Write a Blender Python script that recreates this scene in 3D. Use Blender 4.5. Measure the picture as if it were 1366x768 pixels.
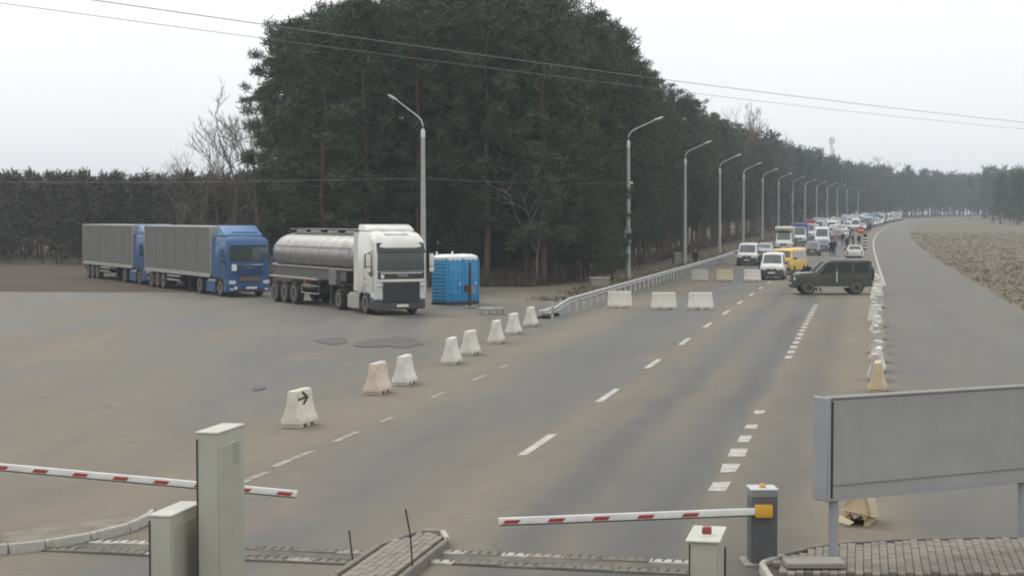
import bpy, bmesh, math, random
from mathutils import Vector, Matrix, Euler

for _o in list(bpy.data.objects):
    bpy.data.objects.remove(_o)
SC = bpy.context.scene
COL = SC.collection
R = math.radians

# ------------------------------------------------------------------ camera
F_PX, CX, CY, HORIZON, CAM_H = 2200.0, 683.0, 384.0, 289.0, 4.4
cam_d = bpy.data.cameras.new('camera')
cam = bpy.data.objects.new('camera', cam_d)
COL.objects.link(cam)
cam_d.sensor_width = 36.0
cam_d.lens = 36.0 * F_PX / 1366.0
cam_d.clip_end = 6000
cam_d.clip_start = 0.1
PITCH = math.atan((CY - HORIZON) / F_PX)
cam.location = (0, 0, CAM_H)
cam.rotation_euler = (math.pi / 2 - PITCH, 0, 0)
SC.camera = cam

# ------------------------------------------------------------------ sky, sun, exposure
SUN_EL, SUN_AZ = 48.0, -35.0      # a veiled sun, up behind thin overcast
w = bpy.data.worlds.new('World')
SC.world = w
w.use_nodes = True
nt = w.node_tree
nt.nodes.clear()
n_out = nt.nodes.new('ShaderNodeOutputWorld')
n_bg = nt.nodes.new('ShaderNodeBackground')
n_sky = nt.nodes.new('ShaderNodeTexSky')
n_sky.sky_type = 'NISHITA'
n_sky.sun_disc = False
n_sky.sun_elevation = R(SUN_EL)
n_sky.sun_rotation = R(SUN_AZ)
n_sky.dust_density = 6.0
n_hs = nt.nodes.new('ShaderNodeHueSaturation')
n_hs.inputs['Saturation'].default_value = 0.12
n_tc = nt.nodes.new('ShaderNodeTexCoord')
n_sep = nt.nodes.new('ShaderNodeSeparateXYZ')
n_rmp = nt.nodes.new('ShaderNodeMapRange')     # overcast: brighter towards the zenith
n_rmp.inputs['From Min'].default_value = 0.0
n_rmp.inputs['From Max'].default_value = 0.35
n_rmp.inputs['To Min'].default_value = 11.6
n_rmp.inputs['To Max'].default_value = 14.2
n_ns = nt.nodes.new('ShaderNodeTexNoise')
n_ns.inputs['Scale'].default_value = 2.2
n_ns.inputs['Detail'].default_value = 4
n_nm = nt.nodes.new('ShaderNodeMapRange')
n_nm.inputs['To Min'].default_value = 0.86
n_nm.inputs['To Max'].default_value = 1.14
n_mul = nt.nodes.new('ShaderNodeMath'); n_mul.operation = 'MULTIPLY'
n_col = nt.nodes.new('ShaderNodeVectorMath'); n_col.operation = 'SCALE'
n_col.inputs[0].default_value = (0.985, 0.99, 1.0)
n_mix = nt.nodes.new('ShaderNodeMix'); n_mix.data_type = 'RGBA'
n_mix.inputs['Factor'].default_value = 0.85
L = nt.links.new
L(n_tc.outputs['Generated'], n_sep.inputs[0])
L(n_sep.outputs['Z'], n_rmp.inputs['Value'])
L(n_tc.outputs['Generated'], n_ns.inputs['Vector'])
L(n_ns.outputs['Fac'], n_nm.inputs['Value'])
L(n_rmp.outputs[0], n_mul.inputs[0])
L(n_nm.outputs[0], n_mul.inputs[1])
L(n_mul.outputs[0], n_col.inputs['Scale'])
L(n_sky.outputs[0], n_hs.inputs['Color'])
L(n_hs.outputs[0], n_mix.inputs['A'])
L(n_col.outputs[0], n_mix.inputs['B'])
L(n_mix.outputs['Result'], n_bg.inputs['Color'])
n_bg.inputs['Strength'].default_value = 0.1
L(n_bg.outputs[0], n_out.inputs['Surface'])

sun_d = bpy.data.lights.new('sun', 'SUN')
sun = bpy.data.objects.new('sun', sun_d)
COL.objects.link(sun)
sun_d.energy = 1.1
sun_d.angle = R(16)
sun_d.color = (1.0, 0.965, 0.91)
_a, _e = R(SUN_AZ), R(SUN_EL)
_dir = Vector((math.sin(_a) * math.cos(_e), math.cos(_a) * math.cos(_e), math.sin(_e)))
sun.rotation_euler = (-_dir).to_track_quat('-Z', 'Y').to_euler()
sun.location = (0, 0, 80)

SC.view_settings.view_transform = 'Standard'
SC.view_settings.look = 'None'
SC.view_settings.exposure = 0.0
SC.view_settings.gamma = 1.0
SC.view_settings.use_curve_mapping = False
SC.render.engine = 'CYCLES'
SC.cycles.use_denoising = True
SC.cycles.max_bounces = 6
SC.cycles.diffuse_bounces = 3
SC.cycles.glossy_bounces = 3
SC.cycles.transmission_bounces = 4
SC.cycles.volume_bounces = 0
SC.cycles.caustics_reflective = False
SC.cycles.caustics_refractive = False
SC.cycles.filter_width = 1.9

# ------------------------------------------------------------------ layout helpers
RD = 0.2123                                   # the road runs a little to the right of the view


def rise(Y):
    t = max(0.0, min(Y, 900.0) - 140.0)
    return 0.0080 * t * t / (t + 40.0) if t else 0.0


def rx(X0, Y):
    t = max(0.0, Y - 200.0)
    t2 = max(0.0, Y - 520.0)
    return X0 + RD * Y + 1.1e-4 * t * t + 4.5e-4 * t2 * t2


def rdir(Y):
    return RD + 2.2e-4 * max(0.0, Y - 200.0) + 9e-4 * max(0.0, Y - 520.0)


def rang(Y):
    return math.atan(rdir(Y))                 # heading, clockwise from +Y


def on_ground(px, py, lift=0.0):
    """the spot on the ground (or a level `lift` above it) that lies under a point of the picture"""
    cp, sp = math.cos(PITCH), math.sin(PITCH)
    dx, dz = (px - CX) / F_PX, -(py - CY) / F_PX
    d = Vector((dx, cp + dz * sp, -sp + dz * cp))
    t = (lift - CAM_H) / d.z if d.z < -1e-6 else 900
    for _ in range(40):
        Y = min(max(t * d.y, 1), 900)
        gz = rise(Y) + lift
        t2 = (gz - CAM_H) / d.z if d.z < -1e-6 else 900
        t = t * 0.5 + t2 * 0.5
    p = Vector((0, 0, CAM_H)) + d * t
    return p


# ------------------------------------------------------------------ mesh helpers
class MB:
    def __init__(self):
        self.v, self.f, self.m = [], [], []

    def add(self, vs, fs, mi=0):
        b = len(self.v)
        self.v += [tuple(p) for p in vs]
        for f in fs:
            self.f.append([b + i for i in f])
            self.m.append(mi)
        return self

    def box(self, c, s, rz=0.0, taper=1.0, M=None, mi=0):
        hx, hy, hz = s[0] / 2, s[1] / 2, s[2] / 2
        pts = []
        for z, k in ((-hz, 1.0), (hz, taper)):
            for x, y in ((-hx, -hy), (hx, -hy), (hx, hy), (-hx, hy)):
                pts.append(Vector((x * k, y * k, z)))
        if M is None:
            M = Matrix.Rotation(rz, 3, 'Z')
        pts = [M @ p + Vector(c) for p in pts]
        return self.add(pts, [(3, 2, 1, 0), (4, 5, 6, 7), (0, 1, 5, 4), (1, 2, 6, 5), (2, 3, 7, 6), (3, 0, 4, 7)], mi)

    def tube(self, pts, rad, n=8, caps=True, mi=0):
        pts = [Vector(p) for p in pts]
        if not isinstance(rad, (list, tuple)):
            rad = [rad] * len(pts)
        rings = []
        up = Vector((0.03, 0.02, 1))
        for i, p in enumerate(pts):
            t = (pts[min(i + 1, len(pts) - 1)] - pts[max(i - 1, 0)])
            t = t.normalized() if t.length > 1e-9 else Vector((0, 0, 1))
            a = t.cross(up)
            if a.length < 0.05:
                a = t.cross(Vector((1, 0.1, 0)))
            a.normalize()
            b = t.cross(a)
            rings.append([p + (a * math.cos(2 * math.pi * k / n) + b * math.sin(2 * math.pi * k / n)) * rad[i] for k in range(n)])
        vs = [q for r in rings for q in r]
        fs = []
        for i in range(len(pts) - 1):
            for k in range(n):
                k2 = (k + 1) % n
                fs.append((i * n + k, i * n + k2, (i + 1) * n + k2, (i + 1) * n + k))
        if caps:
            fs.append(tuple(range(n))[::-1])
            fs.append(tuple((len(pts) - 1) * n + k for k in range(n)))
        return self.add(vs, fs, mi)

    def lathe(self, prof, axis='x', n=20, c=(0, 0, 0), mi=0):
        """prof: (radius, along) pairs"""
        vs = []
        for r, h in prof:
            for k in range(n):
                a = 2 * math.pi * k / n
                u, v = r * math.cos(a), r * math.sin(a)
                p = (h, u, v) if axis == 'x' else ((u, h, v) if axis == 'y' else (u, v, h))
                vs.append(Vector(p) + Vector(c))
        fs = []
        for i in range(len(prof) - 1):
            for k in range(n):
                k2 = (k + 1) % n
                fs.append((i * n + k, (i + 1) * n + k, (i + 1) * n + k2, i * n + k2))
        fs.append(tuple(range(n)))
        fs.append(tuple((len(prof) - 1) * n + k for k in range(n))[::-1])
        return self.add(vs, fs, mi)

    def prism(self, poly, a, b, axis='x', mi=0):
        """2D outline extruded; axis x: poly=(y,z); y: poly=(x,z); z: poly=(x,y)"""
        n = len(poly)
        vs = []
        for h in (a, b):
            for u, v in poly:
                vs.append({'x': (h, u, v), 'y': (u, h, v), 'z': (u, v, h)}[axis])
        fs = [tuple(range(n))[::-1], tuple(range(n, 2 * n))]
        for k in range(n):
            k2 = (k + 1) % n
            fs.append((k, k2, n + k2, n + k))
        return self.add(vs, fs, mi)

    def build(self, name, mat, parent=None, smooth=False, bevel=0.0, seg=2, loc=None, rz=None, fix=True):
        me = bpy.data.meshes.new(name)
        me.from_pydata(self.v, [], self.f)
        mats = mat if isinstance(mat, (list, tuple)) else [mat]
        for m in mats:
            me.materials.append(m)
        if len(mats) > 1:
            me.polygons.foreach_set('material_index', self.m)
        if fix or bevel:
            bm = bmesh.new()
            bm.from_mesh(me)
            if fix:
                bmesh.ops.recalc_face_normals(bm, faces=bm.faces)
            if bevel:
                es = [e for e in bm.edges if len(e.link_faces) == 2 and e.calc_face_angle(0) > R(25)]
                bmesh.ops.bevel(bm, geom=es, offset=bevel, segments=seg, profile=0.6, affect='EDGES', clamp_overlap=True)
            bm.to_mesh(me)
            bm.free()
        if smooth or bevel:
            me.shade_smooth()
            me.set_sharp_from_angle(angle=R(38))
        me.update()
        o = bpy.data.objects.new(name, me)
        COL.objects.link(o)
        o.parent = parent
        if loc is not None:
            o.location = loc
        if rz is not None:
            o.rotation_euler = (0, 0, rz)
        return o


def empty(name, loc=(0, 0, 0), rz=0.0):
    o = bpy.data.objects.new(name, None)
    COL.objects.link(o)
    o.location = loc
    o.rotation_euler = (0, 0, rz)
    o.empty_display_size = 0.3
    return o


def tag(o, label, cat, group=None):
    o['label'] = label
    o['category'] = cat
    if group:
        o['group'] = group
    return o


def structure(o, label=None):
    o['kind'] = 'structure'
    if label:
        o['label'] = label
    return o


def link_copy(o, parent, loc=None, rot=None):
    c = o.copy()
    COL.objects.link(c)
    c.parent = parent
    if loc is not None:
        c.location = loc
    if rot is not None:
        c.rotation_euler = rot
    return c


def copy_tree(o, parent=None, paint=None):
    c = o.copy()
    COL.objects.link(c)
    c.parent = parent
    if paint and o.type == 'MESH':
        for i, m_ in enumerate(o.data.materials):
            if m_ and m_.name in paint:
                c.material_slots[i].link = 'OBJECT'
                c.material_slots[i].material = paint[m_.name]
    for ch in o.children:
        copy_tree(ch, c, paint)
    return c


# ------------------------------------------------------------------ materials
MATS = {}


def mat(name, col, rough=0.6, metal=0.0, var=0.18, scale=3.0, bump=0.0, bscale=40.0, dirt=None, dirt_amt=0.4, dscale=2.5,
        spec=0.5, coat=0.0, trans=0.0, emit=None):
    if name in MATS:
        return MATS[name]
    m = bpy.data.materials.new(name)
    m.use_nodes = True
    t = m.node_tree
    b = t.nodes['Principled BSDF']
    b.inputs['Roughness'].default_value = rough
    b.inputs['Metallic'].default_value = metal
    b.inputs['Specular IOR Level'].default_value = spec
    b.inputs['Coat Weight'].default_value = coat
    b.inputs['Transmission Weight'].default_value = trans
    if emit:
        b.inputs['Emission Color'].default_value = (*emit[:3], 1)
        b.inputs['Emission Strength'].default_value = emit[3]
    tc = t.nodes.new('ShaderNodeTexCoord')
    ns = t.nodes.new('ShaderNodeTexNoise')
    ns.inputs['Scale'].default_value = scale
    ns.inputs['Detail'].default_value = 6
    ns.inputs['Roughness'].default_value = 0.62
    t.links.new(tc.outputs['Object'], ns.inputs['Vector'])
    mr = t.nodes.new('ShaderNodeMapRange')
    mr.inputs['From Min'].default_value = 0.25
    mr.inputs['From Max'].default_value = 0.75
    mr.inputs['To Min'].default_value = 1 - var
    mr.inputs['To Max'].default_value = 1 + var
    t.links.new(ns.outputs['Fac'], mr.inputs['Value'])
    sc = t.nodes.new('ShaderNodeVectorMath')
    sc.operation = 'SCALE'
    sc.inputs[0].default_value = col[:3]
    t.links.new(mr.outputs[0], sc.inputs['Scale'])
    out = sc.outputs[0]
    if dirt:
        n2 = t.nodes.new('ShaderNodeTexNoise')
        n2.inputs['Scale'].default_value = dscale
        n2.inputs['Detail'].default_value = 8
        n2.inputs['Roughness'].default_value = 0.7
        t.links.new(tc.outputs['Object'], n2.inputs['Vector'])
        r2 = t.nodes.new('ShaderNodeMapRange')
        r2.inputs['From Min'].default_value = 0.42
        r2.inputs['From Max'].default_value = 0.72
        r2.inputs['To Min'].default_value = 0.0
        r2.inputs['To Max'].default_value = dirt_amt
        t.links.new(n2.outputs['Fac'], r2.inputs['Value'])
        mx = t.nodes.new('ShaderNodeMix')
        mx.data_type = 'RGBA'
        mx.inputs['B'].default_value = (*dirt[:3], 1)
        t.links.new(r2.outputs[0], mx.inputs['Factor'])
        t.links.new(out, mx.inputs['A'])
        out = mx.outputs['Result']
        rr = t.nodes.new('ShaderNodeMapRange')
        rr.inputs['To Min'].default_value = rough
        rr.inputs['To Max'].default_value = min(1, rough + 0.5)
        t.links.new(r2.outputs[0], rr.inputs['Value'])
        t.links.new(rr.outputs[0], b.inputs['Roughness'])
    t.links.new(out, b.inputs['Base Color'])
    if bump:
        n3 = t.nodes.new('ShaderNodeTexNoise')
        n3.inputs['Scale'].default_value = bscale
        n3.inputs['Detail'].default_value = 4
        t.links.new(tc.outputs['Object'], n3.inputs['Vector'])
        bp = t.nodes.new('ShaderNodeBump')
        bp.inputs['Strength'].default_value = bump
        bp.inputs['Distance'].default_value = 0.02
        t.links.new(n3.outputs['Fac'], bp.inputs['Height'])
        t.links.new(bp.outputs[0], b.inputs['Normal'])
    MATS[name] = m
    return m


DUST = (0.20, 0.17, 0.13)


def paint(name, col, rough=0.3, dirt_amt=0.45, coat=0.3):
    return mat(name, col, rough=rough, var=0.06, scale=1.5, dirt=DUST, dirt_amt=dirt_amt, dscale=1.8, coat=coat)


# ground materials built by hand
def node_mat(name):
    m = bpy.data.materials.new(name)
    m.use_nodes = True
    t = m.node_tree
    return m, t, t.nodes['Principled BSDF']


def noise(t, vec, scale, detail=6, rough=0.6, dist=0.0):
    n = t.nodes.new('ShaderNodeTexNoise')
    n.inputs['Scale'].default_value = scale
    n.inputs['Detail'].default_value = detail
    n.inputs['Roughness'].default_value = rough
    n.inputs['Distortion'].default_value = dist
    t.links.new(vec, n.inputs['Vector'])
    return n.outputs['Fac']


def maprange(t, val, a, b, c, d):
    n = t.nodes.new('ShaderNodeMapRange')
    for k, v in zip(('From Min', 'From Max', 'To Min', 'To Max'), (a, b, c, d)):
        n.inputs[k].default_value = v
    t.links.new(val, n.inputs['Value'])
    return n.outputs[0]


def mixc(t, fac, A, B, mode='MIX'):
    n = t.nodes.new('ShaderNodeMix')
    n.data_type = 'RGBA'
    n.blend_type = mode
    for sock, v in (('Factor', fac), ('A', A), ('B', B)):
        if isinstance(v, (float, int)):
            n.inputs[sock].default_value = v
        elif isinstance(v, tuple):
            n.inputs[sock].default_value = (*v[:3], 1)
        else:
            t.links.new(v, n.inputs[sock])
    return n.outputs['Result']


def mathn(t, op, a, b=None):
    n = t.nodes.new('ShaderNodeMath')
    n.operation = op
    n.use_clamp = False
    for i, v in enumerate((a, b)):
        if v is None:
            continue
        if isinstance(v, (float, int)):
            n.inputs[i].default_value = v
        else:
            t.links.new(v, n.inputs[i])
    return n.outputs[0]


def vscale(t, vec, s):
    n = t.nodes.new('ShaderNodeMapping')
    n.inputs['Scale'].default_value = s
    t.links.new(vec, n.inputs['Vector'])
    return n.outputs[0]


def bumpn(t, b, h, strength, dist):
    n = t.nodes.new('ShaderNodeBump')
    n.inputs['Strength'].default_value = strength
    n.inputs['Distance'].default_value = dist
    t.links.new(h, n.inputs['Height'])
    t.links.new(n.outputs[0], b.inputs['Normal'])


def ramp(t, val, stops):
    n = t.nodes.new('ShaderNodeValToRGB')
    e = n.color_ramp.elements
    while len(e) > 1:
        e.remove(e[-1])
    e[0].position, e[0].color = stops[0][0], (stops[0][1],) * 3 + (1,)
    for p, v in stops[1:]:
        x = e.new(p)
        x.color = (v, v, v, 1)
    t.links.new(val, n.inputs['Fac'])
    return n.outputs['Color']


def asphalt_material(name, banded):
    """worn asphalt; on the road the wear follows the lanes (U = metres across, V = metres along)"""
    m, t, b = node_mat(name)
    uv = t.nodes.new('ShaderNodeUVMap').outputs[0]
    big = noise(t, vscale(t, uv, (0.16, 0.03, 1)), 1.0, 5, 0.6, 0.6)
    mid = noise(t, vscale(t, uv, (0.45, 0.08, 1)), 1.0, 6, 0.6)
    fine = noise(t, uv, 7.0, 5, 0.7)
    grain = noise(t, uv, 60.0, 3, 0.7)
    base = mixc(t, maprange(t, mid, 0.3, 0.7, 0, 1), (0.074, 0.073, 0.066), (0.104, 0.101, 0.089))
    sand = mixc(t, maprange(t, fine, 0.3, 0.7, 0, 1), (0.165, 0.144, 0.106), (0.200, 0.174, 0.128))
    if banded:
        sep = t.nodes.new('ShaderNodeSeparateXYZ')
        t.links.new(uv, sep.inputs[0])
        wob = noise(t, vscale(t, uv, (0.0, 0.05, 1)), 1.0, 3)
        u = mathn(t, 'ADD', sep.outputs['X'], maprange(t, wob, 0, 1, -0.7, 0.7))
        u01 = maprange(t, u, -14.0, 8.0, 0, 1)
        P = lambda x: (x + 14.0) / 22.0
        dust = ramp(t, u01, [(P(-13.9), .22), (P(-12.7), .5), (P(-11.3), .85), (P(-10.2), .55), (P(-9.3), .10), (P(-7.9), .08), (P(-6.6), .45),
                             (P(-6.0), .72), (P(-5.2), .45), (P(-4.6), .10), (P(-4.0), .55), (P(-3.3), .28), (P(-2.8), .05),
                             (P(-2.2), .70), (P(-1.3), .45), (P(-0.6), .75), (P(0.3), .9), (P(1.2), .25), (P(6), .3)])
        f = mathn(t, 'ADD', mathn(t, 'MULTIPLY', dust, 0.9), maprange(t, big, 0.25, 0.75, -0.38, 0.38))
        f = mathn(t, 'ADD', f, maprange(t, mid, 0.25, 0.75, -0.24, 0.24))
        dark = ramp(t, u01, [(P(-14), 0), (P(-5.1), 0), (P(-4.55), .75), (P(-4.0), .05), (P(-3.4), .2), (P(-2.85), 1.0), (P(-2.3), .05), (P(-1.2), .35), (P(-0.5), 0), (P(8), 0)])
    else:
        f = mathn(t, 'ADD', maprange(t, big, 0.32, 0.68, -0.12, 0.85), maprange(t, mid, 0.25, 0.75, -0.25, 0.25))
        dark = None
    f = maprange(t, f, 0.10, 0.85, 0.0, 1.0)
    c = mixc(t, f, base, sand)
    if dark is not None:
        k = mathn(t, 'MULTIPLY', dark, maprange(t, big, 0.35, 0.65, 0.45, 0.95))
        c = mixc(t, k, c, (0.048, 0.047, 0.044))
    # small dark spots, cracks, tar
    spot = noise(t, vscale(t, uv, (0.9, 0.35, 1)), 1.3, 7, 0.75, 0.8)
    c = mixc(t, maprange(t, spot, 0.64, 0.76, 0, 0.5), c, (0.075, 0.072, 0.068))
    vo = t.nodes.new('ShaderNodeTexVoronoi')
    vo.feature = 'DISTANCE_TO_EDGE'
    vo.inputs['Scale'].default_value = 0.33
    vd = t.nodes.new('ShaderNodeVectorMath')
    vd.operation = 'ADD'
    nw = t.nodes.new('ShaderNodeTexNoise')
    nw.inputs['Scale'].default_value = 0.8
    t.links.new(uv, nw.inputs['Vector'])
    t.links.new(uv, vd.inputs[0])
    t.links.new(nw.outputs['Color'], vd.inputs[1])
    t.links.new(vd.outputs[0], vo.inputs['Vector'])
    crack = mathn(t, 'MULTIPLY', maprange(t, vo.outputs['Distance'], 0.0, 0.012, 0.5, 0.0), maprange(t, mid, 0.5, 0.62, 0, 1))
    c = mixc(t, crack, c, (0.06, 0.058, 0.055))
    red = noise(t, vscale(t, uv, (0.25, 0.07, 1)), 1.0, 5, 0.6)
    c = mixc(t, maprange(t, red, 0.58, 0.70, 0, 0.55), c, (0.17, 0.118, 0.085))
    mott = noise(t, vscale(t, uv, (1.0, 0.55, 1)), 1.9, 6, 0.72)
    c = mixc(t, 1.0, c, maprange(t, mott, 0.28, 0.72, 0.89, 1.10), 'MULTIPLY')
    grit = noise(t, uv, 14.0, 4, 0.8)
    c = mixc(t, maprange(t, grit, 0.68, 0.78, 0, 0.35), c, (0.26, 0.235, 0.19))
    c = mixc(t, 1.0, c, maprange(t, grain, 0.2, 0.8, 0.80, 1.20), 'MULTIPLY')
    t.links.new(c, b.inputs['Base Color'])
    t.links.new(maprange(t, f, 0, 1, 0.62, 0.95), b.inputs['Roughness'])
    b.inputs['Specular IOR Level'].default_value = 0.35
    bumpn(t, b, mathn(t, 'ADD', grain, fine), 0.35, 0.012)
    return m


def ground_material(name, a, b2, c2, sc=1.0):
    m, t, b = node_mat(name)
    tc = t.nodes.new('ShaderNodeTexCoord').outputs['Object']
    n1 = noise(t, tc, 0.09 * sc, 6, 0.6, 0.5)
    n2 = noise(t, tc, 0.8 * sc, 7, 0.7)
    n3 = noise(t, tc, 9.0 * sc, 5, 0.7)
    c = mixc(t, maprange(t, n1, 0.35, 0.65, 0, 1), a, b2)
    c = mixc(t, maprange(t, n2, 0.48, 0.68, 0, 0.85), c, c2)
    c = mixc(t, 1.0, c, maprange(t, n3, 0.2, 0.8, 0.78, 1.22), 'MULTIPLY')
    t.links.new(c, b.inputs['Base Color'])
    b.inputs['Roughness'].default_value = 0.95
    b.inputs['Specular IOR Level'].default_value = 0.2
    bumpn(t, b, mathn(t, 'ADD', n3, n2), 0.6, 0.05)
    return m


M_ROAD = asphalt_material('road_asphalt', True)
M_LOT = asphalt_material('lot_asphalt', False)
M_DIRT = ground_material('roadside_dirt', (0.145, 0.128, 0.095), (0.175, 0.154, 0.116), (0.110, 0.097, 0.070))
M_LITTER = ground_material('forest_litter', (0.075, 0.06, 0.045), (0.10, 0.08, 0.058), (0.05, 0.045, 0.032), 2.0)
M_PATCH = mat('tar_patch', (0.034, 0.033, 0.030), rough=0.6, var=0.5, scale=1.6, bump=0.4, dirt=(0.115, 0.107, 0.09), dirt_amt=1.0, dscale=0.7)


def paint_line_material(name='road_paint', wear=0.0):
    m, t, b = node_mat(name)
    uv = t.nodes.new('ShaderNodeTexCoord').outputs['Object']
    n1 = noise(t, uv, 3.2, 7, 0.75)
    n2 = noise(t, uv, 22.0, 4, 0.7)
    f = mathn(t, 'ADD', maprange(t, n1, 0.38, 0.66, 0.0 + wear, 0.75 + wear), maprange(t, n2, 0.35, 0.75, -0.1, 0.35))
    c = mixc(t, f, (0.50, 0.49, 0.45), (0.165, 0.150, 0.122))
    t.links.new(c, b.inputs['Base Color'])
    b.inputs['Roughness'].default_value = 0.8
    return m


M_LINE = paint_line_material()
M_LINE_OLD = paint_line_material('worn_road_paint', 0.42)
M_CONC = mat('concrete', (0.27, 0.255, 0.225), rough=0.9, var=0.22, scale=4, bump=0.35, bscale=30, dirt=(0.17, 0.15, 0.12), dirt_amt=0.6)
M_CONC_W = mat('white_concrete', (0.44, 0.43, 0.39), rough=0.85, var=0.25, scale=5, bump=0.3, dirt=(0.2, 0.18, 0.15), dirt_amt=0.75, dscale=4)
M_BRICK = [mat('paver_%s' % k, c, rough=0.92, var=0.2, scale=9, bump=0.4, dirt=(0.15, 0.135, 0.11), dirt_amt=0.5, dscale=6)
           for k, c in (('grey', (0.225, 0.205, 0.175)), ('warm', (0.25, 0.215, 0.175)), ('dark', (0.19, 0.175, 0.15)))]
M_JOINT = mat('joint_sand', (0.085, 0.075, 0.06), rough=1.0)
M_STEEL = mat('galvanised_steel', (0.50, 0.51, 0.51), rough=0.42, metal=0.75, var=0.15, scale=6, dirt=(0.22, 0.2, 0.17), dirt_amt=0.35)
M_POLE = mat('grey_pole_concrete', (0.40, 0.41, 0.40), rough=0.8, var=0.14, scale=3, dirt=(0.22, 0.21, 0.19), dirt_amt=0.4)
M_DARKSTEEL = mat('dark_steel', (0.045, 0.042, 0.04), rough=0.6, metal=0.3, var=0.3, scale=8, dirt=(0.16, 0.10, 0.06), dirt_amt=0.4)
M_BLACK = mat('black_plastic', (0.018, 0.018, 0.02), rough=0.5, var=0.2, dirt=DUST, dirt_amt=0.22)
M_RUBBER = mat('tyre_rubber', (0.022, 0.021, 0.02), rough=0.85, var=0.25, dirt=DUST, dirt_amt=0.5)
M_RIM = mat('steel_rim', (0.34, 0.34, 0.34), rough=0.4, metal=0.6, var=0.15, dirt=(0.12, 0.1, 0.08), dirt_amt=0.7)
M_GLASS = mat('tinted_glass', (0.035, 0.042, 0.045), rough=0.06, var=0.15, scale=1.2, spec=0.8, coat=0.4)
M_LAMPGLASS = mat('headlight_glass', (0.55, 0.57, 0.6), rough=0.12, var=0.3, scale=14, coat=0.6)
M_RED = mat('red_lamp', (0.42, 0.02, 0.02), rough=0.25, var=0.1)
M_PLATE = mat('plate_white', (0.62, 0.62, 0.58), rough=0.5, var=0.3, scale=18)
M_CHROME = mat('chrome', (0.72, 0.72, 0.72), rough=0.2, metal=0.9, var=0.08)
M_WIRE = mat('wire', (0.20, 0.20, 0.205), rough=0.6)


# ------------------------------------------------------------------ setting
def sheet(name, rows, mat_, z, uvf=None):
    """rows: list of lists of (x,y[,h]); a draped grid with UVs in metres"""
    nr, nc = len(rows), len(rows[0])
    vs = [(p[0], p[1], rise(p[1]) + z + (p[2] if len(p) > 2 else 0)) for r in rows for p in r]
    fs = [(i * nc + j, i * nc + j + 1, (i + 1) * nc + j + 1, (i + 1) * nc + j) for i in range(nr - 1) for j in range(nc - 1)]
    me = bpy.data.meshes.new(name)
    me.from_pydata(vs, [], fs)
    me.materials.append(mat_)
    uvl = me.uv_layers.new(name='UVMap')
    for lp in me.loops:
        x, y, _ = me.vertices[lp.vertex_index].co
        uvl.data[lp.index].uv = uvf(x, y) if uvf else (x, y)
    me.shade_smooth()
    o = bpy.data.objects.new(name, me)
    COL.objects.link(o)
    return structure(o)


YS = [-30, 0, 20, 60, 100, 130, 150, 165, 180, 200, 220, 240, 270, 300, 340, 380, 420, 470, 530, 600, 700, 800, 900, 1100, 1500, 2200, 3500]
xs_t = [-2500, -900, -400, -200, -120, -80, -50, -30, -15, 0, 20, 40, 70, 110, 160, 240, 400, 800, 2500]
o = sheet('ground', [[(x, y) for x in xs_t] for y in YS], M_DIRT, 0.0)
o['label'] = 'sandy grey roadside ground around the road and lot'

lot_rows = []
for Y in [2, 15, 30, 45, 60, 75, 88, 98]:
    lx = -75.0
    rxx = rx(-12.9, Y)
    lot_rows.append([(lx + (rxx - lx) * k / 12, Y + (0 if Y < 90 else 1.2 * math.sin(k * 1.3) + min(30, max(0, 10 - k) * 8.5) - max(0, k - 10) * 1.5)) for k in range(13)])
o = sheet('parking_lot', lot_rows, M_LOT, 0.006)
o['label'] = 'worn grey lorry parking lot beside the road'

road_rows = []
y = 2.0
while y < 900:
    road_rows.append([(rx(x0, y), y) for x0 in (-13.4, -10, -6.2, -2.3, 0.5, 4, 7.5)])
    y += 6 if y < 260 else 12
road = sheet('road', road_rows, M_ROAD, 0.012,
             lambda x, y: (x - rx(0, y), y))
road['label'] = 'wide worn asphalt road running up to the crossing'

# forest floor, under and in front of the trees
fl = []
for Y in [96, 101, 106, 112, 120, 140, 160, 180, 200, 230, 260, 300, 350, 420, 520, 640, 800]:
    r_ = rx(-18.6, Y) if Y > 108 else rx(-18.6, 108) - (108 - Y) * 1.4
    fl.append([(-200 + (r_ + 200) * k / 16, Y + (0.9 * math.sin(k * 2.1) if Y < 108 else 0) + (40 * max(0, 14.2 - k) / 3 if k > 11 else 38) * (1 - min(1, max(0, Y - 104) / 90))) for k in range(17)])
o = sheet('forest_floor', fl, M_LITTER, 0.02)
o['label'] = 'dark brown forest floor under the pines'


# painted lane markings: children of the road
def dash(x0, ya, yb, wd, name='lane_dash', m_=None):
    """a strip of paint along the road, with chipped ends"""
    rnd = random.Random(int(ya * 97 + x0 * 13))
    n = max(2, int((yb - ya) / 4) + 1)
    vs, fs = [], []
    xc, yc = rx(x0, (ya + yb) / 2), (ya + yb) / 2
    zc = rise(yc) + 0.018
    for i in range(n):
        Y = ya + (yb - ya) * i / (n - 1)
        for s in (-1, 1):
            jy = rnd.uniform(-.06, .06) if i in (0, n - 1) else 0
            vs.append((rx(x0 + s * wd / 2 + rnd.uniform(-.012, .012), Y) - xc, Y + jy - yc, rise(Y) + 0.018 - zc))
    for i in range(n - 1):
        fs.append((2 * i, 2 * i + 1, 2 * i + 3, 2 * i + 2))
    return MB().add(vs, fs).build(name, m_ or M_LINE, road, loc=(xc, yc, zc), fix=False)


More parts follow.
